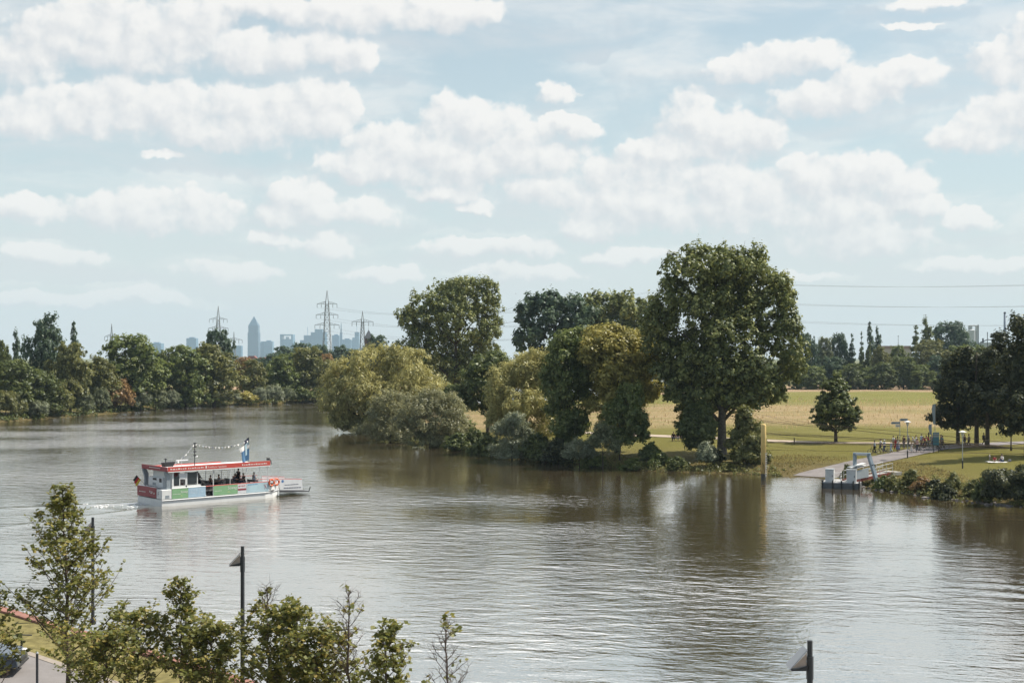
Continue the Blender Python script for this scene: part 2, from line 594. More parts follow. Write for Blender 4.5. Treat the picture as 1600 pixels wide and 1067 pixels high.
def ground_mat():
    m = bpy.data.materials.new("meadow")
    m.use_nodes = True
    b = NT(m.node_tree)
    bs = m.node_tree.nodes['Principled BSDF']
    bs.inputs['Roughness'].default_value = 0.95
    bs.inputs['Specular IOR Level'].default_value = 0.15
    geo = b.n('ShaderNodeNewGeometry')
    pos = geo.outputs['Position']
    x, y, z = b.xyz(pos)
    wob = b.math('SUBTRACT', b.noise(b.vm('MULTIPLY', pos, (0.5, 1.0, 0)), 0.06, 5, 0.65), 0.5)
    # mown meadow, standing dry grass, aftermath, stubble: strips across the flood plain
    yy = b.math('ADD', b.math('ADD', y, b.math('MULTIPLY', wob, 55.0)), b.math('MULTIPLY', x, -0.10))
    t = b.math('DIVIDE', yy, 700.0)
    lawn, dry, after, stub = (0.172, 0.156, 0.034), (0.39, 0.28, 0.16), (0.19, 0.185, 0.042), (0.48, 0.31, 0.23)
    band = b.ramp(t, [(0.0, lawn), (0.318, lawn), (0.345, dry), (0.465, dry), (0.495, after), (0.648, after), (0.662, stub), (0.80, stub), (0.82, (0.10, 0.11, 0.04))])
    fine = b.noise(b.vm('MULTIPLY', pos, (1, 0.6, 1)), 1.6, 6, 0.7)
    big = b.noise(pos, 0.11, 4, 0.6)
    col = b.mix(b.smooth(fine, 0.35, 0.75, 0.0, 0.55), band, (0.17, 0.16, 0.04, 1))
    col = b.mix(b.smooth(big, 0.50, 0.72, 0.0, 0.22), col, (0.36, 0.28, 0.11, 1))
    # green weeds standing in the dry strips
    patch = b.noise(b.vm('MULTIPLY', pos, (0.35, 1.0, 1)), 0.09, 5, 0.7)
    col = b.mix(b.math('MULTIPLY', b.smooth(patch, 0.44, 0.62, 0.0, 0.75), b.math('GREATER_THAN', y, 215.0)), col, (0.22, 0.20, 0.07, 1))
    # rough bank: brown soil showing near the water
    soil = b.mix(fine, (0.10, 0.08, 0.035, 1), (0.24, 0.19, 0.08, 1))
    col = b.mix(b.smooth(b.math('ADD', z, b.math('MULTIPLY', wob, 1.0)), 0.5, 1.9, 1.0, 0.0), col, soil)
    b.put(bs.inputs['Base Color'], col)
    bp = b.n('ShaderNodeBump')
    bp.inputs['Strength'].default_value = 0.9
    bp.inputs['Distance'].default_value = 0.35
    b.put(bp.inputs['Height'], b.math('ADD', fine, b.noise(pos, 6.0, 3, 0.6)))
    b.put(bs.inputs['Normal'], bp.outputs[0])
    return m


M_GROUND = ground_mat()
ny, nx = GX.shape
ii = np.arange(ny * nx).reshape(ny, nx)
gf = np.stack([ii[:-1, :-1], ii[:-1, 1:], ii[1:, 1:], ii[1:, :-1]], -1).reshape(-1, 4)
ground = link("ground", mesh_np("ground", np.stack([GX, GY, GZ], -1).reshape(-1, 3), gf, [M_GROUND], smooth=True))
tag(ground, "grassy flood plain with mown and dry strips along the river", kind="structure")


def water_mat():
    m = bpy.data.materials.new("river_water")
    m.use_nodes = True
    b = NT(m.node_tree)
    t = m.node_tree
    t.nodes.clear()
    geo = b.n('ShaderNodeNewGeometry')
    pos = geo.outputs['Position']
    murk = b.noise(pos, 0.02, 3, 0.5)
    body = b.n('ShaderNodeBsdfDiffuse')
    b.put(body.inputs[0], b.mix(murk, (0.085, 0.062, 0.030, 1), (0.115, 0.086, 0.045, 1)))
    gl = b.n('ShaderNodeBsdfGlossy')
    gl.inputs['Roughness'].default_value = WATER_ROUGH
    gl.inputs[0].default_value = (0.98, 0.97, 0.95, 1)
    fr = b.n('ShaderNodeFresnel')
    fr.inputs[0].default_value = WATER_IOR
    # wind waves of three sizes, crests lying mostly across the view, stronger in gusts
    rot = b.n('ShaderNodeVectorRotate', rotation_type='Z_AXIS')
    rot.inputs['Angle'].default_value = math.radians(10)
    b.put(rot.inputs['Vector'], pos)
    p = rot.outputs[0]
    w1 = b.noise(b.vm('MULTIPLY', p, (0.45, 1.0, 1)), 0.85, 2, 0.5, 0.4)
    w2 = b.noise(b.vm('MULTIPLY', p, (0.6, 1.0, 1)), 2.5, 3, 0.55, 0.3)
    w3 = b.noise(b.vm('MULTIPLY', p, (0.8, 1.0, 1)), 6.5, 2, 0.5)
    gust = b.smooth(b.noise(b.vm('MULTIPLY', pos, (0.6, 1.0, 1)), 0.035, 3, 0.55), 0.36, 0.66, 0.30, 1.45)
    px_, py_, pz_ = b.xyz(pos)
    open_reach = b.math('MULTIPLY', b.smooth(py_, 100.0, 230.0), b.smooth(b.math('MULTIPLY_ADD', py_, 0.16, px_), -45.0, -2.0, 1.0, 0.0))
    gust = b.math('MULTIPLY', gust, b.math('MULTIPLY_ADD', open_reach, 2.1, 1.0))
    sh = b.n('ShaderNodeAttribute', attribute_name='wind')
    gust = b.math('MULTIPLY', gust, b.math('MULTIPLY_ADD', sh.outputs['Fac'], 0.78, 0.22))     # lee of the wooded banks; the open reach upstream catches more wind
    h = b.math('ADD', b.math('ADD', b.math('MULTIPLY', w1, 0.42), b.math('MULTIPLY', w2, 0.17)), b.math('MULTIPLY', w3, 0.04))
    bp = b.n('ShaderNodeBump')
    bp.inputs['Strength'].default_value = 1.0
    b.put(bp.inputs['Distance'], b.math('MULTIPLY', gust, WATER_BUMP))
    b.put(bp.inputs['Height'], h)
    for nd in (body, gl, fr):
        b.put(nd.inputs['Normal'], bp.outputs[0])
    mx = b.n('ShaderNodeMixShader')
    b.put(mx.inputs[0], b.math('MULTIPLY_ADD', fr.outputs[0], 0.40, 0.60))
    t.links.new(body.outputs[0], mx.inputs[1])
    t.links.new(gl.outputs[0], mx.inputs[2])
    out = b.n('ShaderNodeOutputMaterial')
    t.links.new(mx.outputs[0], out.inputs[0])
    return m


WATER_ROUGH, WATER_BUMP, WATER_IOR = 0.06, 0.275, 3.4
M_WATER = water_mat()
wx = np.concatenate([np.array([-300, -200, -160]), np.arange(-140, -45, 3.0), np.arange(-45, 46, 0.8), np.arange(48, 70, 3.0), np.array([90, 140, 200, 420])])
wy = np.concatenate([np.array([-260, -100, 0, 40]), np.arange(50, 150, 0.8), np.arange(151, 450, 3.0), np.array([480, 600, 950])])
WX, WY = np.meshgrid(wx, wy)
WZ = np.zeros_like(WX)
BO, BU, BV = np.array([-35.06, 128.2]), np.array([0.742, 0.670]), np.array([-0.670, 0.742])      # ferry: stern corner, along, across


def boat_uv(X, Y):
    return (X - BO[0]) * BU[0] + (Y - BO[1]) * BU[1], (X - BO[0]) * BV[0] + (Y - BO[1]) * BV[1]


u_, v_ = boat_uv(WX, WY)
back = np.clip(-u_, 0, None)
for sgn in (-1, 1):                                                    # the two arms of the wake
    off = (v_ - 2.6) * sgn - 2.4 - back * 0.30
    WZ += 0.10 * np.exp(-(off / 1.1) ** 2) * np.exp(-back / 45) * (u_ < 1.0) * np.cos(off * 1.9)
WZ += 0.05 * np.sin(back * 1.6) * np.exp(-((v_ - 2.6) / (2.2 + back * 0.1)) ** 2) * np.exp(-back / 25) * (u_ < 0)
# an old wash running in from the right
c0, c1 = np.array([28.0, 81.0]), np.array([0.86, -0.51])
s_ = (WX - c0[0]) * c1[0] + (WY - c0[1]) * c1[1]
q_ = (WX - c0[0]) * c1[1] - (WY - c0[1]) * c1[0] + 0.010 * s_ ** 2
WZ += 0.11 * np.sin(q_ * 2.2) * np.exp(-((q_ + 3) / 4.5) ** 2) * sstep(s_, -4, 8)
wi = np.arange(WX.size).reshape(WX.shape)
wf = np.stack([wi[:-1, :-1], wi[:-1, 1:], wi[1:, 1:], wi[1:, :-1]], -1).reshape(-1, 4)
water = link("water", mesh_np("water", np.stack([WX, WY, WZ], -1).reshape(-1, 3), wf, [M_WATER], smooth=True))
_P = np.stack([WX.ravel(), WY.ravel()], 1)
_wind = 0.25 * sstep(poly_dist(_P, np.array(RIGHT, dtype=float)), 1, 9) + 0.75 * sstep(poly_dist(_P, np.array(RIGHT, dtype=float)), 9, 46)
_wind = _wind * (0.3 + 0.7 * sstep(poly_dist(_P, np.array(LEFT[7:], dtype=float)), 2, 22))
water.data.attributes.new('wind', 'FLOAT', 'POINT').data.foreach_set('value', _wind.astype(np.float32))
tag(water, "brown rippled river reflecting a bright sky", kind="structure")


def ribbon(name, line, width, mat, label, lift=0.05, jitter=0.0, cross=5, kind="structure", seed=1, tail=0):
    """a path laid over the ground"""
    rng = np.random.default_rng(seed)
    line = np.array(line, dtype=float)
    seg = np.hypot(*(line[1:] - line[:-1]).T)
    cum = np.concatenate([[0], np.cumsum(seg)])
    n = max(2, int(cum[-1] / 1.2))
    sN = np.linspace(0, cum[-1], n)
    # smooth by sampling and averaging
    cx, cy = np.interp(sN, cum, line[:, 0]), np.interp(sN, cum, line[:, 1])
    k = 7
    pad = np.pad(cx, k, mode='edge'), np.pad(cy, k, mode='edge')
    cx = np.convolve(pad[0], np.ones(2 * k + 1) / (2 * k + 1), 'valid')
    cy = np.convolve(pad[1], np.ones(2 * k + 1) / (2 * k + 1), 'valid')
    tx, ty = np.gradient(cx), np.gradient(cy)
    L = np.hypot(tx, ty)
    nxv, nyv = -ty / L, tx / L
    wl = width / 2 * (1 + jitter * rng.normal(0, 1, n))
    wr = width / 2 * (1 + jitter * rng.normal(0, 1, n))
    if tail:
        fan = 1 + tail * np.exp(-sN / 5.0)
        wl, wr = wl * fan, wr * fan
    rows = []
    for q in np.linspace(-1, 1, cross):
        off = np.where(q < 0, q * wl, q * wr)
        X, Y = cx + nxv * off, cy + nyv * off
        rows.append(np.stack([X, Y, hgt_np(X, Y) + lift], -1))
    V = np.stack(rows, 1).reshape(-1, 3)
    I = np.arange(n * cross).reshape(n, cross)
    Fq = np.stack([I[:-1, :-1], I[1:, :-1], I[1:, 1:], I[:-1, 1:]], -1).reshape(-1, 4)
    o = link(name, mesh_np(name, V, Fq[:, ::-1], [mat], smooth=True))
    return tag(o, label, kind=kind)


M_PATH = pmat("path_asphalt", (0.22, 0.20, 0.195), 0.9, 0, 0.16, 0.9, 0.3, 0.2)
M_GRAVEL = pmat("path_gravel", (0.40, 0.33, 0.26), 0.95, 0, 0.2, 0.8, 0.3, 0.2)
M_ROAD = pmat("road_asphalt", (0.215, 0.20, 0.195), 0.9, 0, 0.14, 0.7, 0.3, 0.25)
M_GRASSN = pmat("verge_grass", (0.185, 0.16, 0.065), 0.95, 0, 0.4, 2.2, 0.8, 0.1)
M_PAVE = pmat("pale_paving", (0.30, 0.26, 0.22), 0.9, 0, 0.2, 1.5, 0.4, 0.2)
ribbon("path", SLIP, 4.5, M_PATH, "grey slipway road climbing from the water to the park", 0.06, 0.03, 7, tail=0.35)
ribbon("footpath", [(64, 187), (57, 187.5), (52.5, 188.5), (47.4, 190.5), (38.8, 194.5), (25.8, 206), (11, 220), (3, 232), (-1, 244)], 3.4, M_GRAVEL,
       "pale gravel footpath behind the riverside trees", 0.07, 0.06)


# near side: quay wall, verge, road
def quay_offset(d):
    L = [np.array(p, dtype=float) for p in LEFT[:QUAY_SEGS + 1]]
    out = []
    for i, p in enumerate(L):
        a = L[max(0, i - 1)]
        c = L[min(len(L) - 1, i + 1)]
        e = (c - a) / np.hypot(*(c - a))
        out.append(p + np.array([-e[1], e[0]]) * d)
    return np.array(out)


_t = quay_offset(1.0)
QS = 1.0 if river_sd(np.array([_t[4]]))[0][0] > 0 else -1.0
M_SAND = pmat("red_sandstone", (0.36, 0.17, 0.12), 0.9, 0, 0.25, 1.2, 0.4, 0.2)
qw = MB()
o0, o1, o2 = quay_offset(0.0), quay_offset(0.5 * QS), quay_offset(-0.06 * QS)
for i in range(len(o0) - 1):
    a, c, d, e = o0[i], o0[i + 1], o1[i + 1], o1[i]
    qw.add([(a[0], a[1], -2.4), (c[0], c[1], -2.4), (d[0], d[1], -2.4), (e[0], e[1], -2.4), (a[0], a[1], 2.62), (c[0], c[1], 2.62), (d[0], d[1], 2.62), (e[0], e[1], 2.62)],
           [(3, 2, 1, 0), (4, 5, 6, 7), (0, 1, 5, 4), (2, 3, 7, 6)])
qroot = thing("quay_wall", "red sandstone quay wall along the near bank", "wall", (0, 0, 0))
qw.build("wall", M_SAND, qroot)
cp = MB()
for i in range(len(o0) - 1):
    n = max(1, int(np.hypot(*(o0[i + 1] - o0[i])) / 1.5))
    for k in range(n):
        f0, f1 = (k + 0.012) / n, (k + 0.988) / n
        q = [o2[i] * (1 - f0) + o2[i + 1] * f0, o2[i] * (1 - f1) + o2[i + 1] * f1, o1[i] * (1 - f1) + o1[i + 1] * f1, o1[i] * (1 - f0) + o1[i + 1] * f0]
        cp.add([(p[0], p[1], zz) for zz in (2.60, 2.70) for p in q], [(3, 2, 1, 0), (4, 5, 6, 7), (0, 1, 5, 4), (1, 2, 6, 5), (2, 3, 7, 6), (3, 0, 4, 7)])
cp.build("coping", pmat("red_coping", (0.30, 0.15, 0.12), 0.85, 0, 0.25, 0.9, 0.3, 0.2), qroot)


def strip(name, d0, d1, z, mat, label):
    a, c = quay_offset(d0 * QS), quay_offset(d1 * QS)
    vs = [(*p, z) for p in a] + [(*p, z) for p in c]
    n = len(a)
    o = link(name, mesh_np(name, vs, [(i, i + 1, n + i + 1, n + i) for i in range(n - 1)], [mat]))
    return tag(o, label, kind="structure")


strip("verge", 0.45, 3.4, 2.60, M_GRASSN, "dry grass verge behind the quay wall")
strip("kerb_strip", 3.4, 3.75, 2.625, M_PAVE, "pale kerb line between verge and road")
strip("road", 3.7, 11.5, 2.61, M_ROAD, "grey asphalt quay road")
strip("pavement", 11.4, 30.0, 2.63, M_PAVE, "pale paved strip under the young trees")
# ------------------------------------------------------------------ trees and bushes
LEAF = {
    'dark': leaf_mat("leaf_dark_green", (0.073, 0.095, 0.027), (0.134, 0.162, 0.046), (0.224, 0.237, 0.068)),
    'mid': leaf_mat("leaf_mid_green", (0.087, 0.119, 0.029), (0.176, 0.211, 0.055), (0.280, 0.299, 0.092)),
    'olive': leaf_mat("leaf_olive", (0.102, 0.113, 0.032), (0.206, 0.205, 0.062), (0.314, 0.301, 0.101)),
    'willow': leaf_mat("leaf_willow", (0.213, 0.207, 0.073), (0.448, 0.414, 0.157), (0.605, 0.549, 0.235)),
    'silver': leaf_mat("leaf_silver", (0.149, 0.165, 0.091), (0.271, 0.293, 0.183), (0.428, 0.458, 0.311)),
    'gold': leaf_mat("leaf_gold", (0.16, 0.155, 0.04), (0.42, 0.37, 0.10), (0.58, 0.50, 0.16)),
    'sage': leaf_mat("leaf_sage", (0.15, 0.155, 0.075), (0.31, 0.30, 0.15), (0.44, 0.42, 0.25)),
    'deep': leaf_mat("leaf_shaded_green", (0.029, 0.036, 0.013), (0.057, 0.063, 0.022), (0.144, 0.139, 0.043), 0.15),  # near-black tint: shade of the park trees is put into the leaf colour
    'bluish': leaf_mat("leaf_blue_green", (0.048, 0.082, 0.049), (0.093, 0.136, 0.074), (0.148, 0.200, 0.102)),
    'rust': leaf_mat("leaf_rust", (0.183, 0.113, 0.040), (0.366, 0.229, 0.091), (0.512, 0.329, 0.146)),
    'poplar': leaf_mat("leaf_poplar", (0.093, 0.114, 0.037), (0.204, 0.225, 0.070), (0.394, 0.386, 0.128), 0.25),
    'grey': leaf_mat("leaf_grey_green", (0.099, 0.117, 0.055), (0.190, 0.211, 0.106), (0.314, 0.329, 0.183)),
    'maple': leaf_mat("leaf_maple", (0.114, 0.127, 0.031), (0.206, 0.209, 0.054), (0.377, 0.283, 0.077), 0.35, 0.9),
}
BARK = bark_mat("bark_brown", (0.085, 0.066, 0.048))
BARK_G = bark_mat("bark_grey", (0.16, 0.14, 0.12))
TWIG = bark_mat("bark_twig", (0.10, 0.075, 0.06))


def rand_dirs(rng, n):
    v = rng.normal(0, 1, (n, 3))
    return v / np.linalg.norm(v, axis=1)[:, None]


def leaves(rng, pos, nrm, L, W, droop=0.0, up=0.0, scatter=0.5):
    """diamond leaves at pos, facing roughly nrm"""
    n = len(pos)
    nn = nrm + scatter * rand_dirs(rng, n) + np.array([0, 0, up])
    nn /= np.linalg.norm(nn, axis=1)[:, None] + 1e-9
    r = rand_dirs(rng, n)
    if droop:
        r = r * (1 - droop) + np.array([0, 0, -1.0]) * droop + nrm * 0.25 * droop
    t = r - nn * (r * nn).sum(1)[:, None]
    t /= np.linalg.norm(t, axis=1)[:, None] + 1e-9
    b = np.cross(nn, t)
    s = rng.uniform(0.45, 1.55, n)[:, None]
    V = np.stack([pos - t * L / 2 * s, pos + b * W / 2 * s - t * L * 0.08 * s, pos + t * L / 2 * s, pos - b * W / 2 * s - t * L * 0.08 * s], 1).reshape(-1, 3)
    return V


def crown(rng, lobes, n, L, W, clump=0.9, per=26, droop=0.0, up=0.55, inner=0.28, flat=0.8, low=-0.75, ragged=0.14, tip=0.0, sub=9):
    """lobes: rows (cx,cy,cz,rx,ry,rz). Leaf clumps sit on and inside the lobes; clumps buried in another lobe are dropped."""
    lobes = np.array(lobes, dtype=float)
    if sub:                                                            # break every lobe into smaller billows
        new = []
        for l in lobes:
            for q in range(sub):
                d0 = rand_dirs(rng, 1)[0]
                if d0[2] < -0.55:
                    d0[2] *= -1
                f = rng.uniform(0.30, 0.46)
                new.append((*(l[:3] + d0 * l[3:] * rng.uniform(0.62, 0.86)), *(l[3:] * f)))
            new.append((*l[:3], *(l[3:] * 0.70)))
        lobes = np.array(new)
    area = (lobes[:, 3] * lobes[:, 4] + lobes[:, 4] * lobes[:, 5] + lobes[:, 3] * lobes[:, 5])
    nc = int(n / per)
    which = rng.choice(len(lobes), size=nc * 3, p=area / area.sum())
    d = rand_dirs(rng, nc * 3)
    keep = d[:, 2] > low
    which, d = which[keep], d[keep]
    inn = rng.random(len(d)) < inner
    r = np.where(inn, rng.uniform(0.15, 0.75, len(d)), rng.uniform(0.80, 1.02, len(d)) + np.abs(rng.normal(0, ragged, len(d))) * (rng.random(len(d)) < 0.45))
    c = lobes[which, :3] + d * r[:, None] * lobes[which, 3:]
    depth = np.full(len(c), 9.0)
    for k in range(len(lobes)):
        q = np.linalg.norm((c - lobes[k, :3]) / lobes[k, 3:], axis=1)
        q[which == k] = 9
        np.minimum(depth, q, out=depth)
    ok = (depth > 0.72) | (rng.random(len(c)) < 0.22)
    c, d, which = c[ok][:nc], d[ok][:nc], which[ok][:nc]
    m = len(c)
    cr = clump * rng.uniform(0.55, 1.35, m)
    cnt = per
    pd = rand_dirs(rng, m * cnt)
    rr = rng.random(m * cnt) ** 0.45
    ci = np.repeat(np.arange(m), cnt)
    off = pd * (rr * cr[ci])[:, None]
    off[:, 2] *= flat
    if tip:                                                            # pointed clumps reaching upwards
        off[:, 2] += tip * np.abs(rng.normal(0, 1, len(off))) * cr[ci]
        off[:, :2] *= (1 - 0.5 * np.clip(off[:, 2:3] / (cr[ci][:, None] * 1.5), 0, 1))
    pos = c[ci] + off
    if droop:
        pos[:, 2] -= droop * 0.9 * cr[ci] * rng.random(len(pos)) ** 1.5
    nrm = pd * 0.8 + d[ci] * 0.7
    V = leaves(rng, pos, nrm, L, W, droop, up)
    return V


def leaf_mesh(name, V, mat):
    return mesh_np(name, V, np.arange(len(V)).reshape(-1, 4), [mat])


def wood(rng, h, r, lobes, split=0.35, lean=0.0, mat=None, name="trunk", extra=()):
    """trunk with limbs reaching into the lobes"""
    b = MB()
    top = max(l[2] for l in lobes)
    p0 = Vector((0, 0, -0.6))
    p1 = Vector((lean * 0.3, 0.05 * h * rng.normal() * 0.2, h * split))
    p2 = Vector((lean * 0.6, 0.02 * h * rng.normal(), h * (split + 0.25)))
    p3 = Vector((lean, 0, max(h * (split + 0.3), top * 0.92)))
    b.tube([p0 + Vector((0, 0, 0)), Vector((0, 0, 0.25)), p1, p2, p3], [r * 1.5, r * 1.15, r * 0.85, r * 0.55, r * 0.12], 9)
    for l in lobes:
        c = Vector(l[:3])
        if c.z < h * 0.12:
            continue
        f = min(0.95, max(0.12, (c.z - 0.45 * math.hypot(c.x, c.y)) / p3.z))
        s = Vector((p1.x * f, 0, 0)) + Vector((0, 0, max(h * split * 0.6, p3.z * f * 0.8)))
        mid = s.lerp(c, 0.5) + Vector((0, 0, 0.06 * h * rng.random()))
        rr = r * (0.5 - 0.3 * f)
        b.tube([s, mid, c], [rr, rr * 0.6, rr * 0.2], 6)
        for q in range(4):
            e = c + Vector((rng.normal() * l[3], rng.normal() * l[4], abs(rng.normal()) * l[5])) * 0.55
            b.tube([mid.lerp(c, 0.3 + 0.2 * q), e], [rr * 0.35, rr * 0.08], 4, cap=False)
    return b.mesh(name, mat or BARK, True)


PROTO = {}


def lobes_broad(rng, h, w, n=9, base=0.18, topw=0.55):
    L = []
    for i in range(n):
        f = (i + 0.5) / n
        z = h * (base + (0.90 - base) * f)
        env = math.sin(math.pi * min(0.97, (f * 0.8 + 0.17))) ** 0.7
        ang = i * 2.4 + rng.uniform(-.5, .5)
        rad = w * 0.5 * env * rng.uniform(0.35, 0.58)
        s = w * rng.uniform(0.20, 0.29) * (0.75 + 0.35 * env)
        L.append((rad * math.cos(ang), rad * math.sin(ang), min(z, h - s * 0.8), s, s, s * rng.uniform(0.75, 1.0)))
    L.append((0, 0, h * 0.55, w * 0.30, w * 0.30, h * 0.33))
    return L


def make_proto(kind, var, h, w, n, L, W, lob, **kw):
    rng = np.random.default_rng(hash((kind, var)) % 1000 if False else sum(map(ord, kind)) * 7 + var)
    lobes = lob(rng, h, w)
    wkw = {k: kw.pop(k) for k in list(kw) if k in ('split', 'radius')}
    V = crown(rng, lobes, n, L, W, **kw)
    V[:, 2] = np.maximum(V[:, 2], 0.05)
    hi = np.percentile(V[:, 2], 99.8)
    V[:, 2] *= h / hi
    ex = np.percentile(np.abs(V[:, 0]), 99.0)
    V[:, :2] *= (w / 2) / ex
    cm = leaf_mesh(kind + "_crown", V, LEAF['mid'])
    tm = wood(rng, h, wkw.get('radius', 0.02 * h + 0.05), lobes, wkw.get('split', 0.3))
    PROTO[(kind, var)] = (cm, tm, h, w)


for v in range(4):
    make_proto('broad', v, 16, 14, 16000, 0.50, 0.36, lambda r, h, w: lobes_broad(r, h, w, 11, 0.12), clump=0.8, per=26, ragged=0.14, sub=7)
for v in range(2):
    make_proto('poplar', v, 20, 5, 5000, 0.55, 0.34, lambda r, h, w: [(r.normal() * .35, r.normal() * .35, h * f, w * .36 * math.sin(math.pi * min(.96, f * .85 + .14)) ** .6,) * 1 + (
        w * .36 * math.sin(math.pi * min(.96, f * .85 + .14)) ** .6, h * .10) for f in np.linspace(.1, .93, 9)], clump=0.6, per=22, tip=0.6, split=0.2, sub=0)
for v in range(2):
    make_proto('spruce', v, 16, 8, 7000, 0.6, 0.28, lambda r, h, w: [(w * .22 * (1 - f) * math.cos(a), w * .22 * (1 - f) * math.sin(a), h * (f * 0.93 + .06), w * .36 * (1.06 - f), w * .36 * (1.06 - f), h * .045)
                                                                   for f in np.linspace(0.02, 0.96, 11) for a in (f * 17, f * 17 + 2.1, f * 17 + 4.2)], clump=0.7, per=22, flat=0.45, split=0.3, sub=0)
for v in range(3):
    make_proto('bush', v, 5, 6, 6500, 0.34, 0.20, lambda r, h, w: [(w * .30 * math.cos(i * 2.4) * (i / 7) ** .5, w * .30 * math.sin(i * 2.4) * (i / 7) ** .5, h * (0.62 - 0.35 * i / 7 + .1 * r.random()), w * .23, w * .23, h * .27)
                                                                  for i in range(8)], clump=0.45, per=26, low=-0.5, sub=5, split=0.05, radius=0.10, ragged=0.22)
for v in range(2):
    make_proto('willowbush', v, 6, 7, 8000, 0.42, 0.12, lambda r, h, w: [(w * .30 * math.cos(i * 2.4) * (i / 7) ** .5, w * .30 * math.sin(i * 2.4) * (i / 7) ** .5, h * (0.66 - 0.4 * i / 7 + .1 * r.random()), w * .22, w * .22, h * .25)
                                                                        for i in range(8)], clump=0.5, per=28, low=-0.6, sub=5, split=0.05, radius=0.10, ragged=0.25, tip=0.35)
TREES = []


def tree(kind, var, name, label, cat, px, top, wpx, Y, tint, group=None, rz=None, base_z=None, sink=0.0):
    X = (px - 800) / F * Y
    z = hgt(X, Y) if base_z is None else base_z
    z = max(z, -0.3) - sink
    ztop = H - (top - HY) / F * Y
    hh = ztop - z
    ww = wpx / F * Y
    cm, tm, h0, w0 = PROTO[(kind, var)]
    k = len(TREES)
    o = thing(name, label, cat, (X, Y, z), (k * 1.7) % 6.28 if rz is None else rz, group, (ww / w0, ww / w0, hh / h0))
    bushy = kind in ('bush', 'willowbush')
    link("stem" if bushy else "trunk", tm, o)
    link("foliage" if bushy else "crown", cm, o, mat=LEAF[tint])
    TREES.append(o)
    return o


# ---- the far bank on the left: (kind, variant, name, label, centre px, top px, width px, distance, tint)
GL = "trees of the far wooded bank"
LB = [
    ('poplar', 0, 'poplar_tree', 'slim dark poplar rising beside the tall dark tree at the left edge', 25, 516, 17, 345, 'bluish'),
    ('broad', 0, 'broadleaf_tree', 'tall dark blue green tree between two slim poplars', 71, 491, 70, 335, 'bluish'),
    ('poplar', 1, 'poplar_tree', 'slim forked poplar standing right of the tall dark tree', 117, 503, 18, 350, 'bluish'),
    ('broad', 1, 'broadleaf_tree', 'dark tree cut by the left picture edge below the pale sky', 2, 532, 34, 325, 'dark'),
    ('broad', 2, 'broadleaf_tree', 'olive round tree in front of the tall dark one', 110, 536, 66, 328, 'olive'),
    ('broad', 3, 'broadleaf_tree', 'broad dark tree low at the left edge above pale bushes', 18, 562, 84, 308, 'dark'),
    ('broad', 1, 'broadleaf_tree', 'dark green tree between the left edge tree and the olive round tree', 62, 578, 70, 316, 'dark'),
    ('broad', 0, 'broadleaf_tree', 'brownish green tree leaning over the rust coloured bush', 160, 556, 62, 344, 'olive'),
    ('broad', 3, 'broadleaf_tree', 'large domed green tree under the far lattice mast', 207, 523, 100, 356, 'mid'),
    ('broad', 2, 'broadleaf_tree', 'dense tree filling the gap left of the domed green tree', 150, 566, 50, 352, 'dark'),
    ('broad', 1, 'broadleaf_tree', 'rounded green tree below the two pale blocks of the skyline', 290, 540, 78, 378, 'mid'),
    ('broad', 0, 'broadleaf_tree', 'wide olive topped tree below the two armed pylon', 335, 537, 92, 386, 'olive'),
    ('broad', 2, 'broadleaf_tree', 'dark tree poking above the olive crown at the two armed pylon', 341, 515, 54, 430, 'bluish'),
    ('broad', 3, 'broadleaf_tree', 'dark gap tree between the domed tree and the rounded one', 252, 548, 46, 375, 'dark'),
    ('broad', 1, 'broadleaf_tree', 'thin brownish tree below the pointed skyscraper', 396, 562, 44, 412, 'olive'),
    ('broad', 3, 'broadleaf_tree', 'reddish brown tree just under the pointed skyscraper', 383, 558, 40, 430, 'rust'),
    ('broad', 0, 'broadleaf_tree', 'leafy green tree right of the thin brownish one', 437, 553, 64, 424, 'mid'),
    ('broad', 2, 'broadleaf_tree', 'green tree with light top below the tall three armed pylon', 478, 543, 72, 432, 'olive'),
    ('broad', 1, 'broadleaf_tree', 'dark tree at the bend under the foot of the tall pylon', 505, 566, 46, 440, 'dark'),
    ('broad', 3, 'broadleaf_tree', 'rusty tinged tree at the foot of the three armed pylon', 512, 553, 30, 455, 'rust'),
]
for k, v, nm, lb, px, tp, wp, Y, tint in LB:
    tree(k, v, nm, lb, 'tree', px, tp, wp, Y, tint, GL)
GB = "dark trees of the far skyline wood"
for i, (px, tp, wp, Y, v) in enumerate(((422, 551, 50, 560, 0), (447, 541, 50, 600, 1), (470, 536, 48, 640, 2), (498, 539, 52, 620, 3), (528, 540, 56, 610, 0), (556, 546, 50, 600, 1),
                                        (590, 524, 46, 585, 2), (578, 540, 40, 590, 3), (612, 541, 40, 600, 0), (405, 560, 40, 580, 2), (640, 545, 40, 600, 1))):
    tree('broad', v, 'wood_tree', 'dark blue green tree in the wood below the distant towers', 'tree', px, tp, wp, Y, 'bluish', GB)
GS = "bushes along the far waterline"
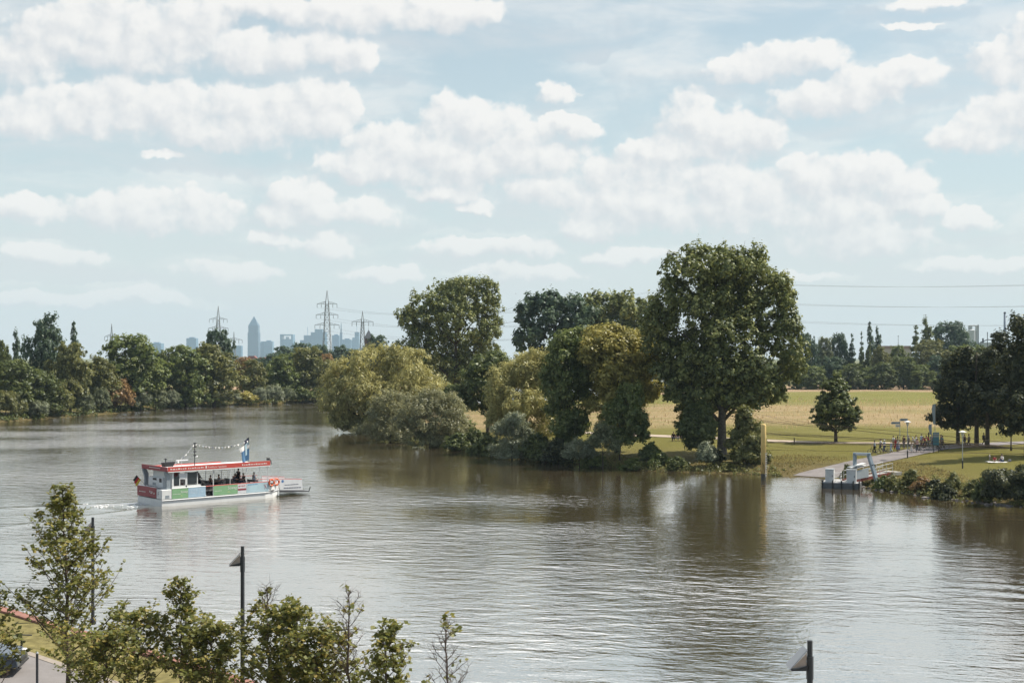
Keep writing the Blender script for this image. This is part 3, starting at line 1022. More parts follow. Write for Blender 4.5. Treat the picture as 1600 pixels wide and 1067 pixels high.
SB = [
    (8, 610, 56, 300, 'olive', 'yellowish willow bush at the left picture edge by the water', 'willowbush'),
    (58, 625, 34, 308, 'silver', 'pale silvery bush low on the water left of the dark round bush', 'willowbush'),
    (95, 597, 44, 318, 'olive', 'dark olive round bush on the far waterline', 'bush'),
    (130, 615, 28, 326, 'grey', 'small grey green bush right of the dark olive round bush', 'willowbush'),
    (157, 606, 34, 336, 'grey', 'tall grey bush left of the rust coloured bush', 'willowbush'),
    (188, 592, 42, 345, 'rust', 'rust brown bush among green ones on the far bank', 'bush'),
    (220, 604, 34, 352, 'silver', 'silvery bush right of the rust brown bush', 'willowbush'),
    (243, 608, 30, 360, 'grey', 'grey green bush between two silvery bushes', 'willowbush'),
    (268, 609, 28, 366, 'silver', 'second silvery bush right of the rust brown bush', 'willowbush'),
    (290, 606, 32, 376, 'dark', 'dark bush below the rounded green tree', 'bush'),
    (309, 604, 26, 384, 'silver', 'slim silvery willow bush under the olive topped tree', 'willowbush'),
    (332, 610, 32, 388, 'grey', 'grey green bush left of the palest wide bush', 'bush'),
    (359, 609, 40, 393, 'silver', 'palest wide bush left of the yellow bush', 'willowbush'),
    (385, 611, 34, 398, 'gold', 'bright yellow green bush on the far waterline', 'bush'),
    (406, 605, 28, 402, 'silver', 'pale upright bush right of the yellow bush', 'willowbush'),
    (426, 601, 30, 405, 'silver', 'tall pale willow bush below the leafy green tree', 'willowbush'),
    (448, 606, 32, 410, 'grey', 'grey bush near the river bend', 'willowbush'),
    (472, 604, 36, 416, 'dark', 'dark bush closing the river bend', 'bush'),
    (497, 606, 40, 420, 'dark', 'dark overhanging bush at the end of the far waterline', 'bush'),
]
for i, (px, tp, wp, Y, tint, lb, k) in enumerate(SB):
    tree(k, i % 2, 'waterside_bush', lb, 'bush', px, tp, wp, Y + 2, tint, GS, base_z=0.1)

# ---- far side of the field on the right
GR = "trees behind the field"
RB = [
    ('broad', 1, 1262, 521, 38, 520, 'bluish', 'thin topped tree beside the giant poplar at the field edge'),
    ('broad', 2, 1287, 527, 34, 525, 'grey', 'greyish tree second from the giant poplar behind the field'),
    ('broad', 3, 1312, 521, 34, 530, 'bluish', 'bushy dark tree behind the small chestnut top'),
    ('spruce', 0, 1331, 522, 24, 528, 'bluish', 'pointed spruce left of the paired dark columns'),
    ('spruce', 1, 1346, 519, 18, 535, 'bluish', 'slim spruce left of the tall twin poplars'),
    ('poplar', 0, 1346, 544, 13, 518, 'dark', 'left one of two low dark cypress columns'),
    ('poplar', 1, 1357, 535, 12, 518, 'dark', 'right one of two low dark cypress columns'),
    ('poplar', 1, 1360, 503, 14, 560, 'bluish', 'taller of the twin poplars behind the field'),
    ('poplar', 0, 1372, 511, 14, 565, 'bluish', 'shorter of the twin poplars behind the field'),
    ('broad', 0, 1377, 541, 36, 522, 'olive', 'pale olive tree under the twin poplars'),
    ('broad', 2, 1404, 540, 34, 540, 'mid', 'round green tree left of the broad dark spruce'),
    ('spruce', 0, 1431, 509, 36, 545, 'dark', 'broad dark spruce left of the stout poplar'),
    ('poplar', 0, 1448, 497, 24, 575, 'dark', 'stout dark poplar with a mast behind it'),
    ('broad', 3, 1488, 503, 72, 660, 'bluish', 'big dark domed tree left of the white silo'),
    ('broad', 1, 1458, 531, 62, 535, 'olive', 'olive domed tree below the stout poplar'),
    ('broad', 2, 1500, 540, 60, 540, 'mid', 'green tree in front of the white silo'),
    ('broad', 0, 1540, 541, 60, 545, 'mid', 'green tree below the tall factory chimney'),
    ('broad', 3, 1590, 545, 60, 540, 'mid', 'green tree behind the field at the right picture edge'),
]
for k, v, px, tp, wp, Y, tint, lb in RB:
    tree(k, v, 'field_edge_tree', lb, 'tree', px, tp, wp, Y, tint, GR)
GH = "hedge trees along the far field edge"
for i, (px, tp, wp, Y, tint) in enumerate(((1245, 560, 44, 508, 'mid'), (1272, 572, 44, 505, 'mid'), (1300, 558, 52, 510, 'bluish'), (1330, 568, 46, 504, 'dark'), (1352, 574, 44, 506, 'mid'), (1383, 566, 48, 504, 'dark'),
                                           (1412, 558, 56, 506, 'dark'), (1440, 570, 50, 502, 'mid'), (1464, 556, 54, 508, 'bluish'), (1492, 566, 52, 504, 'mid'), (1520, 562, 54, 506, 'dark'), (1556, 560, 56, 508, 'mid'),
                                           (1590, 566, 50, 504, 'dark'), (1208, 566, 46, 510, 'mid'), (1170, 562, 52, 512, 'dark'), (1130, 560, 52, 512, 'mid'), (1090, 562, 50, 512, 'dark'), (1050, 562, 50, 512, 'mid'), (1010, 562, 50, 512, 'dark'))):
    tree('broad', (i * 3) % 4, 'hedge_tree', 'low bushy tree in the hedge along the far field edge', 'tree', px, tp, wp, Y, tint, GH, base_z=1.2)


# ---- the big trees of the right bank, each with a crown of its own
def hero(name, label, cat, px, basepx_Y, lobes_px, tint, n, L, W, seed, trunk_r=0.45, split=0.25, wood_on=True, bark=None, part="crown", depth=1.0, shift_z=0.0, **kw):
    """lobes_px: (px, py, rx_px, ry_px[, dy]) ellipses as seen in the photo at distance Y, given depth of their own"""
    Y = basepx_Y
    X = (px - 800) / F * Y
    z0 = max(hgt(X, Y), -0.2)
    rng = np.random.default_rng(seed)
    lob = []
    for i, l in enumerate(lobes_px):
        p = at(l[0], l[1], Y)
        rx, ry = l[2] / F * Y, l[3] / F * Y
        dy = (l[4] if len(l) > 4 else rng.uniform(-0.5, 0.5) * rx)
        k = (Y + dy) / Y
        lob.append(((p.x * k - X), dy, H + (p.z - H) * k - z0, rx, min(rx, ry * 1.3) * depth, ry))
    o = thing(name, label, cat, (X, Y, z0))
    V = crown(rng, lob, n, L, W, **kw)
    V[:, 2] = np.maximum(V[:, 2], (0.02 if part == 'crown' and 'willow' not in name else 0.10 - z0) + rng.random(len(V)) * 0.15)
    me = leaf_mesh(name + "_" + part, V, LEAF[tint])
    link(part, me, o)
    if wood_on:
        hgt_ = max(l[2] + l[5] for l in lob)
        link("trunk" if part == "crown" else "stem", wood(rng, hgt_, trunk_r, lob, split, mat=bark or BARK), o)
    return o


# giant poplar
hero('poplar_tree', 'giant poplar towering over the yellow mooring post', 'tree', 1128, 179,
     [(1075, 425, 42, 36), (1110, 408, 42, 26), (1165, 412, 36, 32), (1140, 430, 50, 34), (1050, 470, 34, 46), (1205, 458, 40, 34), (1225, 490, 26, 42),
      (1090, 490, 58, 50), (1150, 500, 60, 52), (1035, 530, 34, 42), (1215, 540, 42, 46), (1235, 575, 22, 36), (1070, 570, 52, 46), (1130, 580, 60, 46), (1185, 600, 46, 40),
      (1060, 620, 28, 38), (1085, 640, 30, 36), (1200, 615, 30, 28), (1150, 630, 36, 30), (1185, 460, 44, 40), (1120, 460, 46, 40), (1128, 545, 70, 50), (1130, 600, 72, 44), (1095, 615, 44, 36), (1165, 620, 44, 32), (1060, 590, 40, 44), (1030, 500, 30, 40)],
     'poplar', 105000, 0.36, 0.30, 11, trunk_r=0.62, split=0.16, bark=BARK_G, clump=0.75, per=30, inner=0.32, ragged=0.24, tip=0.3, low=-0.85)
hero('poplar_tree', 'rounded fan shaped poplar behind the spreading willows', 'tree', 712, 298,
     [(735, 462, 38, 26), (700, 470, 45, 30), (660, 490, 36, 30), (760, 490, 28, 40), (640, 510, 22, 26), (720, 510, 60, 46), (670, 540, 46, 40), (765, 530, 22, 36), (740, 560, 46, 40), (690, 580, 42, 36), (655, 560, 30, 30), (720, 600, 36, 36)],
     'poplar', 60000, 0.46, 0.36, 12, trunk_r=0.7, split=0.12, clump=0.9, per=30, ragged=0.22, tip=0.45)
hero('poplar_tree', 'blue green poplar left of the pair behind the golden tree', 'tree', 868, 335,
     [(850, 480, 32, 20), (880, 482, 34, 22), (825, 500, 24, 24), (860, 515, 46, 36), (900, 510, 34, 38), (830, 540, 28, 32), (880, 560, 50, 40)],
     'bluish', 17000, 0.8, 0.6, 13, trunk_r=0.7, split=0.15, clump=1.3, per=28, tip=0.5)
hero('poplar_tree', 'blue green poplar right of the pair behind the golden tree', 'tree', 962, 340,
     [(955, 478, 34, 22), (985, 486, 30, 24), (930, 490, 30, 26), (960, 515, 48, 36), (1010, 505, 28, 32), (1000, 540, 38, 36), (950, 560, 50, 40)],
     'poplar', 17000, 0.8, 0.6, 14, trunk_r=0.7, split=0.15, clump=1.3, per=28, tip=0.5)
# golden tree and its dark neighbour
hero('golden_tree', 'golden topped tree between the dark tree and the giant poplar', 'tree', 966, 184,
     [(950, 530, 44, 22), (985, 540, 40, 26), (960, 552, 46, 28), (935, 545, 34, 30), (1000, 575, 34, 34), (955, 585, 44, 34), (1010, 610, 24, 24), (985, 615, 34, 30), (945, 620, 34, 36), (975, 650, 30, 34), (955, 665, 26, 30)],
     'gold', 49300, 0.36, 0.26, 15, trunk_r=0.34, split=0.2, clump=0.75, per=30, ragged=0.12, low=-0.9)
hero('dark_tree', 'dark arching tree left of the golden topped one', 'tree', 888, 186,
     [(905, 532, 30, 20), (885, 545, 32, 26), (880, 575, 30, 34), (900, 585, 30, 34), (915, 560, 26, 30), (870, 610, 26, 32), (885, 640, 28, 32), (910, 610, 22, 24), (880, 668, 22, 22), (925, 540, 22, 20), (885, 690, 26, 16), (905, 660, 22, 26)],
     'mid', 34800, 0.36, 0.26, 16, trunk_r=0.3, split=0.2, clump=0.75, per=28, ragged=0.16, low=-0.9)
# willows
hero('willow_tree', 'wide olive willow leaning out over the river', 'tree', 570, 256,
     [(600, 556, 42, 20), (560, 572, 40, 26), (630, 572, 42, 26), (525, 600, 28, 34), (570, 605, 46, 34), (635, 600, 46, 32), (660, 600, 32, 28), (515, 628, 22, 26), (545, 640, 32, 28), (600, 630, 46, 34), (590, 655, 30, 24), (575, 668, 30, 16), (560, 620, 50, 40), (610, 600, 56, 40), (530, 652, 26, 22), (555, 664, 28, 14), (680, 625, 30, 26)],
     'willow', 58000, 0.62, 0.17, 17, trunk_r=0.5, split=0.12, clump=0.95, per=34, droop=0.55, ragged=0.14, low=-0.95)
hero('willow_tree', 'pale olive willow left of the dark arching tree', 'tree', 822, 200,
     [(840, 558, 34, 18), (820, 575, 36, 26), (865, 565, 24, 24), (785, 600, 28, 26), (825, 605, 42, 32), (785, 630, 28, 32), (830, 640, 40, 34), (800, 660, 34, 26), (850, 660, 30, 30), (815, 620, 50, 44), (850, 600, 36, 36), (778, 655, 24, 26), (830, 680, 40, 18)],
     'willow', 43500, 0.46, 0.14, 18, trunk_r=0.35, split=0.15, clump=0.8, per=32, droop=0.5, ragged=0.14, low=-0.95)
hero('dark_tree', 'dark green tree in the gap right of the fan shaped poplar', 'tree', 762, 228,
     [(765, 570, 28, 24), (750, 595, 30, 30), (785, 580, 26, 26), (775, 615, 30, 28), (745, 615, 22, 24), (740, 632, 26, 16), (770, 636, 26, 18), (715, 625, 30, 22)],
     'dark', 14500, 0.5, 0.36, 19, trunk_r=0.3, split=0.15, clump=0.85, per=28)
hero('willow_bush', 'big grey green willow bush in front of the wide willow', 'bush', 672, 214,
     [(665, 690, 40, 16), (700, 692, 34, 14), (735, 690, 24, 14), (680, 628, 34, 20), (650, 640, 30, 26), (705, 640, 28, 24), (672, 655, 44, 28), (715, 662, 28, 24), (640, 668, 28, 26), (680, 680, 44, 22), (722, 680, 20, 18)],
     'sage', 37700, 0.36, 0.13, 20, trunk_r=0.16, split=0.05, clump=0.7, per=30, ragged=0.18, part="foliage", tip=0.2, low=-0.95)
hero('willow_bush', 'silvery bush between the wide willow and the big grey bush', 'bush', 610, 226,
     [(600, 682, 30, 14), (630, 690, 26, 12), (575, 672, 24, 12), (610, 632, 28, 20), (595, 650, 24, 24), (625, 655, 28, 26), (605, 672, 28, 22), (630, 680, 20, 14)],
     'sage', 20300, 0.36, 0.13, 21, trunk_r=0.16, split=0.05, clump=0.65, per=28, ragged=0.18, part="foliage", tip=0.2, low=-0.95)
hero('willow_bush', 'pale silver bush at the water below the pale willow', 'bush', 800, 189,
     [(800, 710, 34, 12), (802, 662, 22, 15), (788, 678, 20, 18), (815, 680, 20, 18), (800, 698, 28, 16), (780, 706, 18, 10)],
     'silver', 17400, 0.30, 0.11, 22, trunk_r=0.12, split=0.05, clump=0.5, per=28, ragged=0.2, part="foliage", tip=0.2, low=-0.95)
hero('bush', 'dark leafy bush under the golden topped tree', 'bush', 968, 176,
     [(985, 625, 20, 26), (965, 650, 22, 26), (990, 660, 22, 28), (1000, 680, 16, 18), (970, 685, 28, 16)],
     'mid', 20300, 0.30, 0.18, 23, trunk_r=0.12, split=0.05, clump=0.5, per=28, ragged=0.2, part="foliage", tip=0.3, low=-0.95)
hero('bush', 'brownish grey twiggy bush left of the dark leafy bush', 'bush', 942, 173,
     [(945, 680, 18, 18), (932, 692, 16, 14), (955, 698, 20, 14)],
     'grey', 7250, 0.26, 0.11, 24, trunk_r=0.1, split=0.05, clump=0.42, per=24, ragged=0.3, part="foliage", tip=0.4)
hero('bush', 'small silvery bush at the waterline under the dark arching tree', 'bush', 905, 174.5,
     [(905, 700, 18, 13), (918, 710, 16, 10), (893, 710, 15, 9)],
     'silver', 7250, 0.26, 0.11, 25, trunk_r=0.1, split=0.05, clump=0.42, per=24, ragged=0.25, part="foliage")
hero('bush', 'leafy young tree left of the giant poplar trunk', 'bush', 1580, 174,
     [(1090, 650, 20, 24), (1078, 672, 20, 20), (1102, 675, 20, 20), (1090, 692, 22, 14)],
     'dark', 15950, 0.32, 0.22, 26, trunk_r=0.12, split=0.1, clump=0.55, per=26, ragged=0.2, part="foliage")
hero('bush', 'small pale bush at the water before the giant poplar', 'bush', 1602, 168.5,
     [(1105, 702, 13, 12), (1098, 714, 11, 8), (1112, 714, 11, 8)],
     'silver', 5800, 0.24, 0.13, 27, trunk_r=0.08, split=0.05, clump=0.38, per=24, ragged=0.25, part="foliage")
hero('bush', 'green bush right of the giant poplar beside the yellow post', 'bush', 1690, 169,
     [(1165, 655, 13, 22), (1172, 675, 18, 20), (1155, 690, 18, 18), (1180, 692, 18, 18), (1168, 712, 30, 16), (1190, 715, 14, 14)],
     'olive', 18850, 0.30, 0.2, 28, trunk_r=0.1, split=0.05, clump=0.5, per=26, ragged=0.25, part="foliage")
hero('bush', 'dark overhanging bush at the right end of the river bank', 'bush', 2270, 130,
     [(1556, 748, 20, 16), (1572, 752, 22, 18), (1590, 750, 20, 18), (1610, 745, 20, 22), (1560, 768, 22, 12), (1590, 770, 24, 12)],
     'deep', 20300, 0.24, 0.16, 29, trunk_r=0.1, split=0.05, clump=0.42, per=26, ragged=0.15, part="foliage", low=-0.95)
for i, (px, py, wp, Y, tint, lb) in enumerate((
        (1425, 733, 38, 142, 'olive', 'olive green bank bush right of the gangway'), (1395, 743, 28, 144, 'olive', 'low olive bush at the gangway end'), (1460, 748, 32, 139, 'deep', 'dark bank bush left of the bush under the lamp'),
        (1490, 737, 32, 138, 'olive', 'olive bank bush in front of the lamp post'), (1520, 748, 34, 135, 'olive', 'olive brown bank bush left of the dark overhanging bush'), (1325, 725, 22, 152, 'olive', 'small bush behind the pontoon railing'),
        (740, 668, 34, 207, 'dark', 'low dark bush right of the big grey willow bush'), (748, 690, 40, 199, 'dark', 'dark waterside bush below the gravel path gap'), (850, 690, 44, 183, 'dark', 'dark bush right of the pale silver bush'),
        (1030, 703, 40, 171, 'mid', 'low green bush on the shaded bank by the bench'), (1060, 712, 34, 169, 'dark', 'dark low bush on the shaded bank'), (1135, 722, 30, 167, 'olive', 'low olive bush at the poplar foot'),
        (990, 715, 40, 171, 'mid', 'low green bush below the golden topped tree'), (765, 676, 46, 196, 'dark', 'dark bush filling the bank left of the pale silver bush'), (838, 676, 50, 187, 'dark', 'dark bush right behind the pale silver bush'),
        (872, 684, 46, 180, 'deep', 'deep green bush under the dark arching tree'), (925, 700, 40, 175, 'mid', 'green bush between the twiggy bush and small silvery one'), (715, 676, 46, 206, 'dark', 'dark bush under the right side of the big grey willow bush'),
        (714, 640, 46, 240, 'mid', 'green bush behind the big grey willow bush below the fan shaped poplar'), (1015, 690, 36, 173, 'dark', 'dark bush on the bank right of the dark leafy bush'), (1120, 700, 30, 171, 'deep', 'deep green bush in front of the giant poplar trunk'), (1442, 744, 34, 140, 'rust', 'brownish bush second right of the gangway'),
        (1378, 742, 26, 145, 'mid', 'small green bush under the gangway end'), (1538, 746, 34, 132, 'dark', 'dark low bush beside the dark overhanging one'), (1475, 754, 38, 135.5, 'deep', 'low deep green bush at the waterline under the lamp'))):
    tree('bush', i % 3, 'bank_bush', lb, 'bush', px, py, wp, Y, tint, "bushes on the near slope of the park bank", sink=0.7)

# lone chestnut on the lawn
hero('chestnut_tree', 'lone cone shaped chestnut on the lawn behind the slipway', 'tree', 1306, 192.5,
     [(1306, 592, 9, 12, 0), (1298, 604, 14, 9, -1), (1315, 606, 14, 9, 1), (1306, 612, 20, 11, 0), (1292, 624, 18, 8, -1), (1322, 626, 17, 8, .6), (1306, 630, 26, 12, 0), (1284, 640, 15, 8, 0), (1328, 642, 15, 8, -.5), (1306, 648, 30, 12, 0),
      (1280, 656, 13, 7, .4), (1333, 655, 13, 7, 0), (1306, 662, 26, 9, -.6), (1292, 668, 14, 6, 1), (1322, 668, 14, 6, -1), (1306, 640, 26, 16, 1.8), (1306, 640, 26, 16, -1.8)],
     'dark', 17000, 0.34, 0.26, 31, trunk_r=0.24, split=0.2, clump=0.45, per=26, ragged=0.14, flat=0.55, up=0.5, sub=0)
# trees of the park on the right
hero('park_tree', 'dark round park tree over the banner poles', 'tree', 1497, 186,
     [(1515, 560, 26, 18), (1495, 580, 26, 24), (1530, 575, 30, 26), (1480, 610, 20, 26), (1510, 610, 34, 34), (1485, 640, 20, 22), (1515, 648, 34, 24), (1462, 655, 10, 10), (1490, 662, 22, 12)],
     'deep', 24000, 0.36, 0.27, 32, trunk_r=0.26, split=0.3, clump=0.7, per=28, ragged=0.16)
hero('park_tree', 'dark park tree with a pointed top under the chimney', 'tree', 1526, 183,
     [(1561, 536, 11, 16), (1557, 556, 18, 20), (1550, 590, 30, 34), (1530, 620, 34, 30), (1545, 645, 36, 24), (1565, 600, 30, 40)],
     'deep', 22000, 0.36, 0.27, 33, trunk_r=0.3, split=0.32, clump=0.7, per=28, ragged=0.16, tip=0.2)
hero('park_tree', 'dark park tree on the second thick trunk behind the lamp', 'tree', 1543, 180,
     [(1560, 580, 30, 34), (1580, 600, 30, 40), (1550, 630, 34, 34), (1575, 650, 30, 24), (1590, 560, 22, 30)],
     'deep', 20000, 0.36, 0.27, 34, trunk_r=0.28, split=0.32, clump=0.7, per=28, ragged=0.16)
hero('park_tree', 'tall pale topped tree cut by the right picture edge', 'tree', 1606, 165,
     [(1592, 512, 18, 20), (1605, 540, 26, 34), (1588, 580, 26, 30), (1600, 620, 34, 40), (1580, 640, 30, 30), (1605, 660, 34, 26), (1580, 672, 28, 14), (1640, 580, 40, 60), (1640, 640, 40, 40)],
     'deep', 26000, 0.34, 0.26, 35, trunk_r=0.42, split=0.22, clump=0.7, per=28, ragged=0.16, tip=0.25)
# ------------------------------------------------------------------ text
def text_mesh(name, s, size, mat, depth=0.004, align='LEFT'):
    cu = bpy.data.curves.new(name + "_curve", 'FONT')
    cu.body = s
    cu.size = size
    cu.extrude = depth
    cu.align_x = align
    o = bpy.data.objects.new(name + "_tmp", cu)
    COL.objects.link(o)
    dg = bpy.context.evaluated_depsgraph_get()
    dg.update()
    me = bpy.data.meshes.new_from_object(o.evaluated_get(dg))
    bpy.data.objects.remove(o)
    bpy.data.curves.remove(cu)
    me.materials.clear()
    me.materials.append(mat)
    return me


# ------------------------------------------------------------------ people
SKIN = pmat("skin", (0.45, 0.27, 0.19), 0.6, 0, 0.08)
CLOTH = {k: pmat("cloth_" + k, c, 0.9, 0, 0.15, 9.0, 0.2, 0.1) for k, c in {
    'white': (0.82, 0.82, 0.80), 'pale_blue': (0.48, 0.60, 0.74), 'black': (0.025, 0.025, 0.03), 'navy': (0.04, 0.055, 0.10), 'red': (0.42, 0.05, 0.06), 'pink': (0.62, 0.42, 0.44),
    'grey': (0.22, 0.22, 0.24), 'slate': (0.20, 0.22, 0.32), 'khaki': (0.32, 0.27, 0.18), 'teal': (0.06, 0.16, 0.19)}.items()}
HAIR = {k: pmat("hair_" + k, c, 0.7, 0, 0.2) for k, c in {'dark': (0.03, 0.022, 0.018), 'brown': (0.10, 0.06, 0.035), 'fair': (0.38, 0.27, 0.14), 'white_helmet': (0.75, 0.75, 0.73), 'grey': (0.35, 0.34, 0.33)}.items()}


def skinned(name, pts, edges, radii, root=0, sub=1):
    me = bpy.data.meshes.new(name + "_sk")
    me.from_pydata([tuple(p) for p in pts], edges, [])
    o = bpy.data.objects.new(name + "_sk", me)
    COL.objects.link(o)
    o.modifiers.new("skin", 'SKIN').use_smooth_shade = True
    for i, r in enumerate(radii):
        sv = me.skin_vertices[0].data[i]
        sv.radius = (r, r) if not isinstance(r, tuple) else r
        sv.use_root = (i == root)
    ss = o.modifiers.new("sub", 'SUBSURF')
    ss.levels = ss.render_levels = sub
    dg = bpy.context.evaluated_depsgraph_get()
    dg.update()
    out = bpy.data.meshes.new_from_object(o.evaluated_get(dg))
    out.name = name
    bpy.data.objects.remove(o)
    bpy.data.meshes.remove(me)
    return out


def pose_joints(pose):
    """joints of a 1.72 m person facing +X, feet on z = 0 (or sitting on z = 0)"""
    J = dict(pelvis=(0, 0, 0.94), waist=(0, 0, 1.08), chest=(0.0, 0, 1.30), neck=(0, 0, 1.46), head=(0.03, 0, 1.60), top=(0.02, 0, 1.69))
    for s, y in (('l', 1), ('r', -1)):
        J['hip' + s] = (0, 0.09 * y, 0.90)
        J['knee' + s] = (0.02, 0.10 * y, 0.50)
        J['ank' + s] = (-0.01, 0.10 * y, 0.09)
        J['toe' + s] = (0.15, 0.12 * y, 0.035)
        J['sho' + s] = (0, 0.18 * y, 1.40)
        J['elb' + s] = (-0.02, 0.25 * y, 1.13)
        J['wri' + s] = (0.06, 0.25 * y, 0.88)
        J['han' + s] = (0.09, 0.25 * y, 0.79)

    def st(**kw):
        J.update(kw)
    if pose == 'walk':
        st(kneel=(0.22, .10, .52), ankl=(0.20, .10, .10), toel=(0.37, .11, .08), kneer=(-0.05, -.10, .49), ankr=(-.32, -.10, .16), toer=(-.20, -.11, .05),
           elbl=(-.14, .24, 1.14), wril=(-.02, .24, .92), hanl=(0.04, .24, .85), elbr=(.10, -.24, 1.13), wrir=(.28, -.22, .98), hanr=(.36, -.21, .95))
    elif pose == 'push':                                              # walking, hands on a handlebar
        st(kneel=(0.20, .10, .52), ankl=(0.18, .10, .10), toel=(0.35, .11, .08), kneer=(-0.05, -.10, .49), ankr=(-.28, -.10, .14), toer=(-.15, -.11, .05),
           elbl=(.08, .26, 1.15), wril=(.32, .34, 1.04), hanl=(.40, .36, 1.03), elbr=(.08, -.24, 1.15), wrir=(.30, -.2, 1.05), hanr=(.38, -.18, 1.03))
    elif pose == 'ride':
        st(pelvis=(0, 0, .98), waist=(.06, 0, 1.11), chest=(.19, 0, 1.30), neck=(.28, 0, 1.43), head=(.36, 0, 1.55), top=(.36, 0, 1.65),
           hipl=(0, .09, .95), hipr=(0, -.09, .95), kneel=(.36, .11, .80), ankl=(.22, .10, .45), toel=(.37, .11, .40), kneer=(.30, -.11, .56), ankr=(.13, -.10, .19), toer=(.28, -.11, .13),
           shol=(.22, .18, 1.38), shor=(.22, -.18, 1.38), elbl=(.37, .25, 1.18), wril=(.55, .24, 1.05), hanl=(.63, .24, 1.04), elbr=(.37, -.25, 1.18), wrir=(.55, -.24, 1.05), hanr=(.63, -.24, 1.04))
    elif pose in ('sit', 'lean'):                                     # on a bench 0.45 m high
        st(pelvis=(0, 0, .52), waist=(-.02, 0, .68), chest=(.02, 0, .90), neck=(.04, 0, 1.06), head=(.09, 0, 1.20), top=(.08, 0, 1.29),
           hipl=(.02, .09, .50), hipr=(.02, -.09, .50), kneel=(.44, .11, .52), kneer=(.44, -.11, .52), ankl=(.42, .11, .09), ankr=(.46, -.11, .09), toel=(.57, .12, .035), toer=(.61, -.12, .035),
           shol=(.02, .18, 1.0), shor=(.02, -.18, 1.0), elbl=(.08, .24, .76), elbr=(.08, -.24, .76), wril=(.28, .18, .66), wrir=(.28, -.18, .66), hanl=(.36, .14, .64), hanr=(.36, -.14, .64))
        if pose == 'lean':
            st(chest=(.14, 0, .88), neck=(.22, 0, 1.01), head=(.31, 0, 1.12), top=(.31, 0, 1.21), shol=(.15, .18, .96), shor=(.15, -.18, .96), elbl=(.27, .24, .76), elbr=(.27, -.24, .76),
               wril=(.48, .2, .74), wrir=(.48, -.2, .74), hanl=(.56, .17, .75), hanr=(.56, -.17, .75))
    elif pose == 'ground':
        st(pelvis=(0, 0, .11), waist=(-.04, 0, .26), chest=(-.02, 0, .47), neck=(.01, 0, .63), head=(.07, 0, .76), top=(.06, 0, .86),
           hipl=(.02, .09, .11), hipr=(.02, -.09, .11), kneel=(.34, .20, .34), kneer=(.40, -.18, .10), ankl=(.50, .16, .07), ankr=(.20, -.05, .07), toel=(.64, .18, .04), toer=(.24, .08, .05),
           shol=(-.01, .18, .57), shor=(-.01, -.18, .57), elbl=(.10, .26, .38), elbr=(.08, -.25, .36), wril=(.28, .22, .32), wrir=(.28, -.2, .24), hanl=(.36, .2, .31), hanr=(.36, -.16, .22))
    elif pose == 'dance':                                             # arm reaching forward
        st(elbr=(.20, -.22, 1.22), wrir=(.42, -.2, 1.16), hanr=(.50, -.2, 1.14))
    return {k: Vector(v) for k, v in J.items()}


POSES = {}


